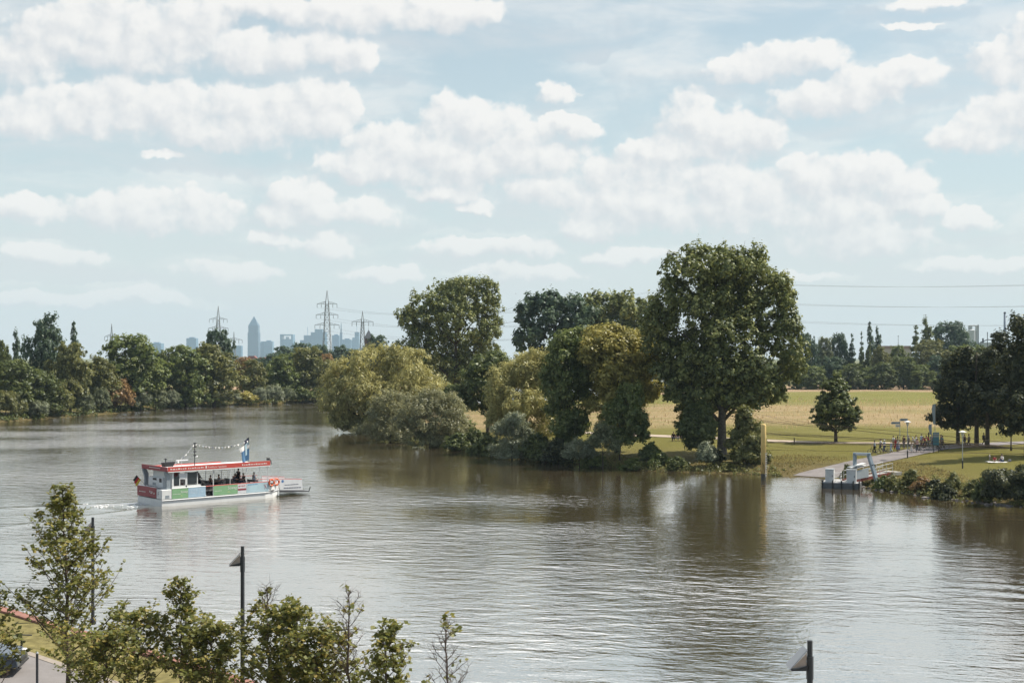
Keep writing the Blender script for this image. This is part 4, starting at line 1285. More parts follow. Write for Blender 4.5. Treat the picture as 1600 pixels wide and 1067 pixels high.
def pose_meshes(pose, skirt=False):
    key = (pose, skirt)
    if key in POSES:
        return POSES[key]
    J = pose_joints(pose)
    order = ['pelvis', 'waist', 'chest', 'neck', 'head', 'top']
    R = {'pelvis': (.135, .11), 'waist': (.12, .095), 'chest': (.15, .11), 'neck': .055, 'head': (.078, .095), 'top': (.055, .065)}
    E = [('pelvis', 'waist'), ('waist', 'chest'), ('chest', 'neck'), ('neck', 'head'), ('head', 'top')]
    J['nose'] = J['head'] + Vector((.105, 0, -.005))
    R['nose'] = .018
    order.append('nose')
    E.append(('head', 'nose'))
    for s in 'lr':
        for a, r in (('hip', .085), ('knee', .058), ('ank', .038), ('toe', .03), ('sho', .06), ('elb', .042), ('wri', .03)):
            order.append(a + s)
            R[a + s] = r
        E += [('pelvis', 'hip' + s), ('hip' + s, 'knee' + s), ('knee' + s, 'ank' + s), ('ank' + s, 'toe' + s), ('chest', 'sho' + s), ('sho' + s, 'elb' + s), ('elb' + s, 'wri' + s)]
        w, h = J['wri' + s], J['han' + s]
        d = (h - w).normalized()
        side = Vector((0, 1, 0)) if abs(d.y) < .9 else Vector((1, 0, 0))
        side = (side - d * side.dot(d)).normalized()
        order.append('han' + s)
        R['han' + s] = (.028, .016)
        E.append(('wri' + s, 'han' + s))
        for q in range(4):                                            # fingers
            nm = f'f{q}{s}'
            J[nm] = h + d * (.085 - .01 * abs(q - 1.4)) + side * (.020 * (q - 1.5))
            order.append(nm)
            R[nm] = .009
            E.append(('han' + s, nm))
        J['th' + s] = w.lerp(h, .5) + side * (.05) + d * .03
        order.append('th' + s)
        R['th' + s] = .010
        E.append(('wri' + s, 'th' + s))
    ix = {k: i for i, k in enumerate(order)}
    body = skinned("person_body", [J[k] for k in order], [(ix[a], ix[b]) for a, b in E], [R[k] for k in order], 0, 1)
    top_o = ['waist', 'chest', 'collar', 'shol', 'shor', 'ml', 'mr', 'hem']
    T = {k: J[k] for k in ('waist', 'chest', 'shol', 'shor')}
    T['collar'] = J['chest'].lerp(J['neck'], .55)
    T['ml'], T['mr'] = J['shol'].lerp(J['elbl'], .75), J['shor'].lerp(J['elbr'], .75)
    T['hem'] = J['pelvis'].lerp(J['waist'], .15)
    tr = {'waist': (.145, .115), 'chest': (.172, .13), 'collar': .085, 'shol': .078, 'shor': .078, 'ml': .06, 'mr': .06, 'hem': (.15, .125)}
    te = [('hem', 'waist'), ('waist', 'chest'), ('chest', 'collar'), ('chest', 'shol'), ('chest', 'shor'), ('shol', 'ml'), ('shor', 'mr')]
    ti = {k: i for i, k in enumerate(top_o)}
    shirt = skinned("shirt", [T[k] for k in top_o], [(ti[a], ti[b]) for a, b in te], [tr[k] for k in top_o], ti['waist'], 1)
    if skirt:
        b = MB()
        z0, z1 = J['waist'].z, J['ankl'].z + .12
        b.lathe([(.13, z0), (.17, z0 - .14), (.23, z0 - .45), (.30, z1), (.28, z1)], 12)
        tro = b.mesh("skirt", None, True)
    else:
        po = ['pelvis', 'hipl', 'kneel', 'al', 'hipr', 'kneer', 'ar']
        Q = {k: J[k] for k in ('pelvis', 'hipl', 'kneel', 'hipr', 'kneer')}
        Q['al'], Q['ar'] = J['kneel'].lerp(J['ankl'], .85), J['kneer'].lerp(J['ankr'], .85)
        qr = {'pelvis': (.15, .125), 'hipl': .10, 'hipr': .10, 'kneel': .074, 'kneer': .074, 'al': .06, 'ar': .06}
        qe = [('pelvis', 'hipl'), ('hipl', 'kneel'), ('kneel', 'al'), ('pelvis', 'hipr'), ('hipr', 'kneer'), ('kneer', 'ar')]
        qi = {k: i for i, k in enumerate(po)}
        tro = skinned("trousers", [Q[k] for k in po], [(qi[a], qi[b]) for a, b in qe], [qr[k] for k in po], 0, 1)
    hb = MB()
    c = J['head'].lerp(J['top'], .45)
    prof = [(.098 * math.cos(t), .10 * math.sin(t)) for t in np.linspace(-.45, 1.5, 7)]
    hb.lathe([(max(r, .004), z) for r, z in prof], 12)
    hair = hb.mesh("hair", None, True)
    hair.transform(Matrix.Translation(c + Vector((-.018, 0, .012))))
    POSES[key] = (body, shirt, tro, hair)
    return POSES[key]


def person(label, loc, rz, pose, top, bottom, hair='dark', scale=1.0, skirt=False, group=None):
    body, shirt, tro, hr = pose_meshes(pose, skirt)
    o = thing("person", label, "person", loc, rz, group, (scale * 1.06,) * 3)
    link("body", body, o, mat=SKIN)
    link("shirt", shirt, o, mat=CLOTH[top])
    link("skirt" if skirt else "trousers", tro, o, mat=CLOTH[bottom])
    link("helmet" if 'helmet' in hair else "hair", hr, o, mat=HAIR[hair])
    return o


# ------------------------------------------------------------------ the ferry
def build_ferry():
    WHITE = pmat("boat_white_paint", (0.82, 0.82, 0.80), 0.45, 0, 0.06, 1.2)
    WHITE2 = pmat("boat_white_panel", (0.74, 0.75, 0.76), 0.5, 0, 0.05, 2)
    RED = pmat("boat_red_banner", (0.55, 0.075, 0.055), 0.55, 0, 0.08, 2)
    DRED = pmat("boat_dark_red", (0.27, 0.028, 0.04), 0.55, 0, 0.1, 2)
    GREEN = pmat("boat_green_banner", (0.25, 0.45, 0.24), 0.6, 0, 0.08, 1.5)
    LBLUE = pmat("boat_light_blue_banner", (0.42, 0.58, 0.70), 0.6, 0, 0.12, 1.0)
    SKYB = pmat("boat_sky_banner", (0.50, 0.66, 0.72), 0.6, 0, 0.14, 0.8)
    BROWN = pmat("boat_brown_inside", (0.10, 0.075, 0.065), 0.8, 0, 0.3, 3)
    DECK = pmat("boat_deck", (0.16, 0.15, 0.15), 0.8, 0, 0.2, 2)
    BLACK = pmat("boat_black", (0.02, 0.02, 0.022), 0.6)
    GREY = pmat("boat_grey_paint", (0.28, 0.32, 0.35), 0.5, 0, 0.1, 3)
    GLASS = pmat("boat_window_glass", (0.03, 0.035, 0.04), 0.08)
    STEEL = pmat("boat_steel_tube", (0.55, 0.56, 0.57), 0.35, 0.6, 0.05)
    LETTER = pmat("white_lettering", (0.82, 0.80, 0.76), 0.6, 0, 0.02)
    DLET = pmat("dark_lettering", (0.04, 0.05, 0.09), 0.6, 0, 0.02)
    BENCH = pmat("boat_bench_grey", (0.20, 0.19, 0.185), 0.7)
    ORANGE = pmat("life_ring_orange", (0.72, 0.13, 0.035), 0.55, 0, 0.08)
    rz = math.atan2(BU[1], BU[0])
    R = thing("ferry", "white river ferry with green and blue side banners and red roof edge", "ferry", (BO[0], BO[1], 0), rz)
    W_, L_ = 5.3, 13.9
    # hull: flat sided with raked bow
    st = [(0.0, 0, 0), (0.25, 0, -0.05), (11.9, 0.0, 0), (13.0, .25, .1), (13.9, .75, .45)]
    vs, fs = [], []
    for u, inset, rise in st:
        vs += [(u, inset + .12, -0.6 + rise * 1.6), (u, inset, -0.1 + rise * .9), (u, inset, 0.70 + rise * .25), (u, W_ - inset, 0.70 + rise * .25), (u, W_ - inset, -0.1 + rise * .9), (u, W_ - inset - .12, -0.6 + rise * 1.6)]
    for i in range(len(st) - 1):
        for k in range(6):
            a, c = i * 6 + k, i * 6 + (k + 1) % 6
            fs.append((a, a + 6, c + 6, c))
    fs += [tuple(range(6)), tuple(range(len(st) * 6 - 6, len(st) * 6))[::-1]]
    MB().add(vs, fs).build("hull", WHITE, R)
    MB().tube([(-.03, -.05, .62), (6, -.05, .62), (11.9, -.05, .62), (13.0, .2, .66), (13.95, .7, .76)], .055, 6).build("rubbing_strake", WHITE2, R)
    MB().box(.05, 13.0, .05, W_ - .05, .712, .735).build("deck", DECK, R)
    # bulwark panels along the near side, each a banner of its own
    PAN = [(1.10, 2.88, GREEN, 'green_panel'), (2.90, 4.85, LBLUE, 'light_blue_panel'), (5.75, 8.55, GREEN, 'green_panel'), (8.57, 9.60, WHITE2, 'white_red_panel'), (9.62, 12.30, SKYB, 'sky_blue_panel')]
    for far in (0, 1):
        y0, y1 = (0.0, .05) if not far else (W_ - .05, W_)
        for i, (a, c, m, nm) in enumerate(PAN):
            p = MB().box(a, c, y0, y1, .74, 1.74).build("side_panel", m if not far else WHITE2, R)
            if far:
                continue
            p["label"] = {'green_panel': 'green banner panel with white lettering', 'light_blue_panel': 'light blue banner panel', 'white_red_panel': 'white panel with a red bar', 'sky_blue_panel': 'pale sky blue banner panel'}[nm]
            if nm == 'green_panel':
                sz = .42 if c - a > 2 else .30
                link("lettering", text_mesh("lettering", "Süwag", sz, LETTER), p, (c - sz * 2.75, -.006, 1.28), (math.radians(90), 0, 0))
                b = MB()
                for k in range(5):
                    x = a + .12 + k * .17
                    b.box(x, x + .13, -.008, -.002, 1.16, 1.20)
                b.build("small_print", LETTER, p)
                b = MB()
                b.extrude_xz([(c - sz * 2.9, .95), (c - sz * 2.5, 1.08), (c - sz * 1.9, .95)], -.008, -.002)
                b.build("emblem", pmat("pale_green", (.45, .55, .25), .6), p)
            elif nm == 'light_blue_panel':
                b = MB()
                for r_ in range(4):
                    for k in range(4):
                        x = a + .25 + k * .2
                        b.box(x, x + .15, -.008, -.002, 1.52 - r_ * .13, 1.55 - r_ * .13)
                b.box(a + 1.28, a + 1.30, -.008, -.002, .78, 1.70)
                b.box(a + 1.5, a + 1.58, -.008, -.002, 1.2, 1.28)
                b.build("small_print", pmat("pale_blue_print", (.70, .76, .82), .6), p)
            elif nm == 'white_red_panel':
                MB().box(a + .02, c - .02, -.010, -.003, 1.06, 1.24).build("red_bar", DRED, p)
                b = MB()
                for k in range(4):
                    b.box(a + .1 + k * .22, a + .24 + k * .22, -.010, -.003, 1.42 + .05 * (k % 2), 1.58)
                b.build("small_print", pmat("red_print", (.45, .12, .12), .6), p)
            else:
                b = MB()
                for k in range(6):
                    b.box(a + .15 + k * .2, a + .31 + k * .2, -.010, -.003, 1.54, 1.62)
                b.build("small_print", pmat("blue_print", (.12, .32, .55), .6), p)
                b = MB()
                b.tube([(c - .55, -.006, 1.5), (c - .42, -.006, 1.25), (c - .5, -.006, 1.0)], .02, 4).tube([(c - .28, -.006, 1.55), (c - .38, -.006, 1.3), (c - .25, -.006, 1.05)], .02, 4)
                b.build("red_scribble", pmat("red_print2", (.55, .12, .12), .6), p)
    # the boarding gap with luggage in it
    g = MB().box(4.87, 5.73, .60, .66, .74, 1.72).build("inner_panel", BROWN, R)
    MB().box(4.95, 5.25, .30, .58, .74, 1.02, .02).box(5.30, 5.55, .28, .58, .74, 1.06, .02).build("luggage", BLACK, R)
    MB().tube([(4.86, .03, 1.75), (12.3, .03, 1.75)], .045, 6).tube([(4.86, W_ - .03, 1.75), (12.3, W_ - .03, 1.75)], .045, 6).build("handrail", RED, R)
    MB().tube([(1.1, .03, 1.76), (4.86, .03, 1.76)], .05, 6).build("handrail", WHITE, R)
    # stern: dark red board, white locker with the letter F
    sb = MB().box(-.06, 0.0, 1.15, W_ + .03, .80, 1.82).build("stern_board", DRED, R)
    rr = (math.radians(90), 0, math.radians(-90))
    b = MB()
    for k, wd in enumerate((.3, .2, .36, .3)):
        x = 4.9 - sum((.3, .2, .36, .3)[:k]) - k * .09
        b.box(-.075, -.064, x - wd, x, 1.22, 1.30)
    b.box(-.075, -.064, 1.5, 1.66, 1.16, 1.34).box(-.075, -.064, 1.9, 2.35, 1.34, 1.41).box(-.075, -.064, 1.95, 2.35, 1.20, 1.27).box(-.075, -.064, 2.44, 2.58, 1.30, 1.46)
    b.build("small_print", LETTER, sb)
    lk = MB().box(-.03, 1.05, -.01, 1.13, .74, 1.70, .03).build("stern_locker", WHITE, R)
    link("lettering", text_mesh("lettering", "F", .62, DLET), lk, (-.036, .86, 1.02), rr)
    MB().box(.35, .8, -.022, -.012, .82, 1.12).build("vent", GREY, lk)
    MB().box(-.02, .5, 1.2, W_, 1.80, 1.86).build("stern_rail_cap", WHITE2, R)
    # wheelhouse
    cab = MB().box(1.15, 4.3, .10, 4.2, .74, 2.0).build("cabin_wall", WHITE, R)
    MB().extrude_xz([(4.3, .75), (5.0, .75), (4.3, 2.0)], .10, 1.3).build("cabin_slope", WHITE, R)
    for a, c, z0, z1, m in ((1.35, 1.95, 2.12, 2.95, GLASS), (2.15, 2.6, 2.2, 2.6, BLACK), (2.05, 2.6, 2.65, 3.2, WHITE2), (2.85, 3.9, 2.1, 3.3, GLASS)):
        f = MB().box(a, c, .09, .13, z0, z1).build("cabin_window", m, R)
    for q in ((1.15, 1.35, .1, 4.2), (1.95, 2.05, .1, .4), (3.92, 4.02, .1, .22), (2.62, 2.85, .1, .22)):
        MB().box(*q, 2.0, 3.45).build("cabin_pillar", WHITE, R)
    MB().box(1.3, 4.0, 3.9, 4.15, 2.0, 3.45).box(1.3, 2.9, 1.0, 3.9, 2.0, 2.6).build("cabin_inside", DRED, R)
    MB().box(2.66, 2.80, .085, .1, .80, 2.0).build("cabin_door_gap", BLACK, R)
    for z in (1.35, 1.6):
        MB().box(1.8, 1.9, .085, .098, z, z + .15).build("door_sign", BLACK, R)
    MB().tube([(4.05, .3, 3.3), (4.6, .3, 2.55), (4.0, .3, 2.5), (4.05, .3, 3.3)], .05, 5).build("window_stay", BLACK, R)
    MB().tube([(3.95, .12, 3.4), (4.15, .12, 2.6), (5.0, .12, 1.8)], .06, 6).build("cabin_strut", BLACK, R)
    # stern cabinets seen through the open back
    cbn = MB().box(.72, 1.14, 1.3, 4.4, .74, 2.75, .03).build("stern_cabinet", WHITE2, R)
    for q, nm, m in (((2.6, 3.4, 2.45, 2.68), "cabinet_window", BLACK), ((1.5, 2.0, 2.3, 2.7), "cabinet_window", BLACK), ((2.75, 3.45, 1.95, 2.2), "notice", GREY), ((1.6, 2.1, 1.35, 1.7), "notice", GREY)):
        MB().box(.70, .718, *q).build(nm, m, cbn)
    MB().box(.2, .5, 1.6, 4.0, 1.70, 1.86).build("mooring_gear", BLACK, R)
    for y in (.25, W_ - .25):
        MB().extrude_xz([(.55, .74), (.95, .74), (1.0, 3.0), (.75, 3.5), (.35, 3.5), (.6, 2.6)], y - .12, y + .12).build("stern_post", GREY, R)
    # roof with its red banner boards
    rf = MB().box(.55, 12.35, -.05, W_ + .05, 3.48, 3.60).build("roof", WHITE, R)
    nb = MB().box(.60, 12.42, -.13, -.055, 3.50, 3.97).build("roof_banner", RED, R)
    MB().box(.70, 9.6, W_ + .055, W_ + .13, 3.50, 3.72).build("roof_banner", RED, R)
    MB().box(.47, .545, -.13, W_ + .13, 3.50, 3.95).build("stern_banner", DRED, R)  # darker red than the sides: the stern's shade is put into the colour
    MB().box(.62, 12.4, -.125, -.052, 3.40, 3.495).build("roof_edge", WHITE, R)
    b = MB()
    for (x0, x1, n) in ((.85, 2.6, 7), (2.8, 4.6, 6), (7.0, 8.9, 0), (9.0, 12.0, 13)):
        x = x0
        k = 0
        rnd = random.Random(int(x0 * 10))
        while n and x < x1:
            wd = rnd.uniform(.10, .32)
            b.box(x, min(x + wd, x1), -.142, -.131, 3.66, 3.75 if k % 3 else 3.79)
            x += wd + .08
            k += 1
    b.build("banner_print", LETTER, nb)
    link("lettering", text_mesh("lettering", "Frankfurter Sparkasse", .24, LETTER), nb, (5.05, -.132, 3.63), (math.radians(90), 0, 0))
    MB().box(4.75, 4.93, -.142, -.131, 3.62, 3.84).build("emblem", LETTER, nb)
    b = MB()
    for k in range(9):
        b.box(.462, .47, 1.3 + k * .28, 1.3 + k * .28 + .22, 3.72, 3.79)
    b.build("banner_print", LETTER, R)
    # roof posts
    for x in (5.75, 7.7, 9.62, 11.2, 12.2):
        for y in (.06, W_ - .06):
            MB().tube([(x, y, .74), (x, y, 3.48)], .038 if x != 5.75 else .06, 6).build("roof_post", WHITE if y < 1 else STEEL, R)
    for x in (6.7, 8.7, 10.4):
        MB().tube([(x, W_ - .06, .74), (x, W_ - .06, 3.48)], .03, 6).build("roof_post", STEEL, R)
    # benches and tables of the passenger deck
    for x in (5.6, 6.9, 8.4, 9.7, 10.9):
        for y0, y1 in ((.5, 2.1), (3.2, 4.8)):
            bn = MB().box(x, x + .42, y0, y1, 1.72, 1.79).box(x, x + .05, y0, y1, 1.79, 1.97).box(x + .1, x + .3, y0 + .1, y0 + .16, 1.33, 1.72).box(x + .1, x + .3, y1 - .16, y1 - .1, 1.33, 1.72)
            bn.build("bench", BENCH, R)
    MB().box(5.0, 12.2, .3, W_ - .3, 1.20, 1.33).build("passenger_deck", DECK, R)
    MB().box(6.2, 8.2, 2.3, 2.9, 1.95, 2.0).box(6.3, 6.4, 2.5, 2.7, 1.33, 1.95).box(8.0, 8.1, 2.5, 2.7, 1.33, 1.95).build("table", BROWN, R)
    # bow: gunwale, rails, life rings, ramp
    MB().add([(12.3, 0, .78), (13.2, .28, .82), (13.9, .72, .88), (13.9, .80, .88), (13.2, .36, .82), (12.3, .06, .78), (12.3, 0, 1.35), (13.2, .28, 1.22), (13.9, .72, 1.75), (13.9, .80, 1.75), (13.2, .36, 1.22), (12.3, .06, 1.35)],
             [(0, 1, 7, 6), (1, 2, 8, 7), (2, 3, 9, 8), (3, 4, 10, 9), (4, 5, 11, 10), (5, 0, 6, 11), (6, 7, 10, 11), (7, 8, 9, 10)]).build("bow_bulwark", WHITE, R)
    MB().add([(12.3, W_ - .06, .78), (13.9, W_ - .8, .88), (13.9, W_ - .72, .88), (12.3, W_, .78), (12.3, W_ - .06, 1.5), (13.9, W_ - .8, 1.6), (13.9, W_ - .72, 1.6), (12.3, W_, 1.5)],
             [(0, 1, 5, 4), (1, 2, 6, 5), (2, 3, 7, 6), (3, 0, 4, 7), (4, 5, 6, 7)]).build("bow_bulwark", WHITE, R)
    MB().tube([(10.9, .1, 2.05), (12.4, .1, 2.05), (12.4, .1, 1.3)], .03, 5).tube([(12.4, .12, 2.0), (13.6, .7, 2.0), (13.7, .75, 1.4)], .03, 5).tube([(10.9, W_ - .1, 2.05), (13.6, W_ - .8, 2.0)], .03, 5).build("bow_rail", RED, R)
    for x, y, m2 in ((12.65, -.02, False), (13.45, .30, True)):
        lr = MB().torus((x, y, 1.62), .31, .105, 'y', 20, 8).build("life_ring", ORANGE, R, smooth=True)
        b = MB()
        for k in range(4):
            a = k * math.pi / 2 + .78
            b.tube([(x + .24 * math.cos(a), y - .09, 1.62 + .24 * math.sin(a)), (x + .38 * math.cos(a), y - .09, 1.62 + .38 * math.sin(a))], .05, 5)
        b.build("ring_band", WHITE, lr)
    MB().box(12.9, 13.3, .5, 1.1, .74, 1.5, .06).box(13.1, 13.5, 1.2, 1.7, .74, 1.35, .06).build("winch", BLACK, R)
    MB().tube([(13.95, .75, .4), (13.95, .75, 2.9)], .02, 5).build("bow_staff", STEEL, R)
    MB().box(13.88, 13.99, .66, .84, .1, 1.8).build("ramp_post", WHITE, R)
    rp = MB().extrude_xz([(13.9, .62), (18.0, .30), (18.0, .20), (13.9, .42)], .9, W_ - .9).build("ramp", pmat("ramp_dark_steel", (.07, .07, .075), .7), R)
    MB().tube([(17.95, .9, .3), (18.1, .88, .75)], .05, 5).build("ramp_hook", BLACK, rp)
    for y in (.86, W_ - .92):
        s_ = MB().extrude_xz([(14.25, .66), (17.1, .48), (17.0, 1.62), (14.1, 1.84)], y, y + .06).build("ramp_side", WHITE2, rp)
        MB().tube([(14.1, y + .03, 1.87), (17.0, y + .03, 1.65)], .03, 5).build("ramp_rail", RED, s_)
        if y < 1:
            b = MB()
            for k in range(7):
                b.box(14.7 + k * .32, 14.95 + k * .32, y - .012, y - .003, .78 - .01 * k, .88 - .01 * k)
            for k in range(5):
                b.box(14.8 + k * .36, 15.1 + k * .36, y - .012, y - .003, 1.12, 1.18)
            b.build("small_print", DLET, s_)
            MB().add([(14.55 + .16 * math.cos(a), y - .008, 1.58 + .16 * math.sin(a)) for a in np.linspace(0, 2 * math.pi, 14, endpoint=False)], [tuple(range(14))]).build("emblem", pmat("emblem_blue", (.08, .2, .42), .6), s_)
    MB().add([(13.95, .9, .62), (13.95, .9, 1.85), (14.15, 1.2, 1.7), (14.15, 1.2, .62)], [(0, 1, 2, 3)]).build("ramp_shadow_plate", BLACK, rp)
    # on the roof
    pb = MB().extrude_xz([(.85, 3.9), (1.75, 3.9), (2.0, 4.38), (.75, 4.32)], 1.0, 1.7).build("roof_trough", BLACK, R)
    MB().tube([(1.1, 1.35, 4.3), (1.1, 1.35, 4.6)], .05, 6).lathe([(.02, 4.55), (.13, 4.6), (.13, 4.68), (.02, 4.75)], 10, 1.1, 1.35).build("horn", BLACK, pb)
    mast = MB().tube([(5.0, 2.6, 3.58), (5.0, 2.6, 6.1)], .05, 7, .035).build("mast", BLACK, R)
    for z in (4.7, 5.1, 5.6, 5.95):
        MB().box(4.92, 5.14, 2.5, 2.7, z, z + .13).build("mast_lamp", BLACK, mast)
    MB().tube([(5.15, 2.6, 4.65), (5.15, 2.3, 4.7)], .08, 6).build("mast_lamp", WHITE, mast)
    an = MB().tube([(3.5, 2.6, 3.58), (3.5, 2.6, 4.6)], .025, 5).build("radar_pole", STEEL, R)
    MB().box(2.9, 4.2, 2.52, 2.68, 4.30, 4.40).build("radar_scanner", WHITE2, an)
    # bunting: from the roof trough over the mast to the flagpole at the bow
    pts = [Vector((1.8, 1.4, 3.95)), Vector((5.0, 2.6, 6.02)), Vector((11.6, 2.9, 6.05))]
    cols = [LETTER, LETTER, DLET, LETTER, LETTER, GREY]
    ln = MB()
    fl = {}
    for a, c, n, sag in ((0, 1, 9, .25), (1, 2, 17, .55)):
        line = []
        for i in range(25):
            t_ = i / 24
            p = pts[a].lerp(pts[c], t_)
            p.z -= sag * 4 * t_ * (1 - t_)
            line.append(p)
        ln.tube(line, .012, 3, cap=False)
        for i in range(n):
            t_ = (i + .5) / n
            k = t_ * 24
            p = line[int(k)].lerp(line[min(24, int(k) + 1)], k % 1)
            d = (pts[c] - pts[a]).normalized() * .11
            sw = Vector((0, .10 * math.sin(i * 2.3), 0))
            m = cols[(i * 5 + a) % 6]
            fl.setdefault(m, MB()).add([p - d, p + d, p + Vector((0, 0, -.20)) + sw], [(0, 1, 2)])
    bu = ln.build("bunting", STEEL, R)
    for m, b in fl.items():
        b.build("pennants", m, bu)
    fp = MB().tube([(11.6, 2.9, 3.58), (11.6, 2.9, 6.35)], .03, 6).build("flagpole", BLACK, R)
    for nm, m, z1, z0, dx in (("flag", SKYB, 5.9, 4.6, -.5), ("flag", pmat("flag_blue", (.07, .16, .28), .8), 5.1, 3.75, -.95), ("flag", DLET, 6.3, 5.4, -.55), ("flag", LETTER, 5.55, 5.0, -1.2)):
        n = 7
        vs = []
        for i in range(n):
            t_ = i / (n - 1)
            yy = 2.9 + .10 * math.sin(t_ * 7 + z1)
            vs += [(11.6 + dx * t_, yy, z1 - .35 * t_ * t_), (11.6 + dx * t_ * .8, yy + .05, z0 - .25 * t_ + .2 * (1 - t_))]
        MB().add(vs, [(2 * i, 2 * i + 1, 2 * i + 3, 2 * i + 2) for i in range(n - 1)]).build(nm, m, fp)
    MB().box(12.2, 12.45, 0, .3, 4.02, 4.25).tube([(12.5, -.05, 4.1), (12.6, -.05, 3.6)], .05, 5).build("navigation_lamp", BLACK, R)
    # German flag at the stern
    sp = MB().tube([(.1, 3.6, 1.8), (-.6, 4.4, 2.95)], .025, 5).build("flag_staff", BROWN, R)
    for i, c in enumerate(((.02, .02, .02), (.50, .03, .03), (.75, .48, .06))):
        t0, t1 = i / 3, (i + 1) / 3
        A, B = Vector((-.6, 4.4, 2.95)), Vector((-.3, 4.05, 2.4))
        a, c_ = A.lerp(B, t0), A.lerp(B, t1)
        dn = Vector((-.28, .35, -.62))
        MB().add([a, c_, c_ + dn * (.8 + .1 * i), a + dn * (.85 + .1 * i)], [(0, 1, 2, 3)]).build("flag_stripe", pmat("flag_stripe_%s" % 'abc'[i], c, .8), sp)
    # passengers
    GP = "passengers on the ferry"

    def on(u, v, z=.74):
        q = BO + BU * u + BV * v
        return (q[0], q[1], z)
    for u, v, face, pose, t_, b_, h_, lb in (
            (6.0, 1.2, 0, 'sit', 'black', 'black', 'dark', 'passenger in black sitting beside the white ferry post'),
            (6.35, 4.1, 180, 'sit', 'black', 'navy', 'brown', 'passenger in black half hidden behind the seated one in grey'),
            (7.1, 1.2, 180, 'sit', 'grey', 'black', 'dark', 'passenger in grey sitting at the ferry rail left of the middle'),
            (8.6, 1.1, 0, 'lean', 'navy', 'black', 'dark', 'dark clad passenger leaning forward in the middle of the ferry'),
            (9.75, 1.9, 190, 'dance', 'black', 'black', 'dark', 'passenger in black standing by the second white ferry post'),
            (9.9, 1.0, 180, 'sit', 'black', 'navy', 'dark', 'passenger in navy and black seated right of the standing one'),
            (10.25, 3.4, 0, 'lean', 'navy', 'black', 'dark', 'passenger in dark blue bowed over on the far ferry bench'),
            (11.15, 1.2, 0, 'sit', 'pale_blue', 'grey', 'grey', 'passenger in a pale blue shirt and cap near the ferry bow')):
        person(lb, on(u, v, 1.34), rz + math.radians(face), pose, t_, b_, h_, 1.0, False, GP)
    return R


build_ferry()
foam = MB()
_r = random.Random(4)
for _k in range(34):
    _u = -0.2 - 5.0 * _r.random() ** 1.6
    _v = 2.6 + _r.gauss(0, 1.0 + 0.1 * -_u) + 0.9
    _q = BO + BU * _u + BV * _v
    _a, _w = _r.uniform(.12, .45), _r.uniform(.03, .08)
    _n = 7
    foam.add([(_q[0] + BU[0] * _a * math.cos(2 * math.pi * i / _n) + BV[0] * _w * math.sin(2 * math.pi * i / _n), _q[1] + BU[1] * _a * math.cos(2 * math.pi * i / _n) + BV[1] * _w * math.sin(2 * math.pi * i / _n), .03 + .05 * (i % 2)) for i in range(_n)], [tuple(range(_n))])
tag(foam.build("wake_foam", pmat("foam_white", (.75, .76, .76), .7)), "white wake foam behind the ferry stern", kind="stuff")
# ------------------------------------------------------------------ right bank: post, pontoon, gangway, lamps, signs
M_WHITE = pmat("white_paint", (0.68, 0.68, 0.66), 0.5, 0, 0.08, 2)
M_STEEL = pmat("galvanised_steel", (0.42, 0.44, 0.45), 0.45, 0.4, 0.1, 3)
M_DARK = pmat("dark_grey_metal", (0.045, 0.05, 0.058), 0.5, 0.2, 0.1, 3)
M_BLACK = pmat("black_rubber", (0.02, 0.02, 0.02), 0.8)
M_BLUEGREY = pmat("blue_grey_paint", (0.27, 0.33, 0.38), 0.5, 0, 0.1, 3)
M_REDP = pmat("rusty_red_paint", (0.26, 0.07, 0.05), 0.7, 0, 0.25, 2)
M_LETW = pmat("pale_print", (0.75, 0.75, 0.73), 0.7, 0, 0.03)

p = gnd(1193, 750, 0)
R = thing("mooring_post", "tall yellow mooring post standing in the river", "post", (p.x, p.y, 0))
M_YEL = pmat("yellow_paint", (0.86, 0.61, 0.23), 0.6, 0, 0.14, 0.8, 0.1)
MB().lathe([(.31, 0.75), (.31, 6.72), (.29, 6.80), (.05, 6.84)], 20).build("post", M_YEL, R, smooth=True)
MB().lathe([(.33, -2.0), (.33, 0.76), (.31, 0.80)], 20).build("fouled_foot", pmat("wet_dark_weed", (.05, .045, .03), .5, 0, .4, 3), R, smooth=True)
b = MB().tube([(.16, -.36, .4), (.16, -.36, 3.4)], .022, 5).tube([(.36, -.16, .4), (.36, -.16, 3.4)], .022, 5)
for k in range(10):
    b.tube([(.16, -.36, .6 + .29 * k), (.36, -.16, .6 + .29 * k)], .018, 4)
b.build("ladder", M_STEEL, R)
MB().tube([(-.2, -.26, 2.2), (-.02, -.33, 1.7), (.05, -.33, .9)], .02, 4).build("mooring_line", M_BLACK, R)

# floating pontoon
p0, p1 = gnd(1284, 762.5, 0), gnd(1344, 764.5, 0)
rz = math.atan2(p1.y - p0.y, p1.x - p0.x)
W_ = (p1 - p0).length
R = thing("floating_pontoon", "grey floating pontoon with two square white lockers at the slipway", "pontoon", (p0.x, p0.y, 0), rz)
MB().box(0, W_, 0, 4.6, -.5, .62, .04).build("hull", pmat("pontoon_grey", (.10, .105, .11), .6, 0, .2, 2), R)
MB().box(.05, W_ - .05, .05, 4.55, .625, .68).build("deck", pmat("pontoon_deck", (.42, .42, .42), .8, 0, .15, 2), R)
for x, w in ((.35, .95), (2.72, 1.05)):
    lk = MB().box(x, x + w, .35, 1.45, .68, 2.12, .03).build("locker", M_WHITE, R)
    MB().box(x - .03, x + w + .03, .32, 1.48, 2.125, 2.18).build("lid", M_STEEL, lk)
    MB().box(x + w * .8, x + w * .86, .32, .35, 1.3, 1.5).build("latch", M_DARK, lk)
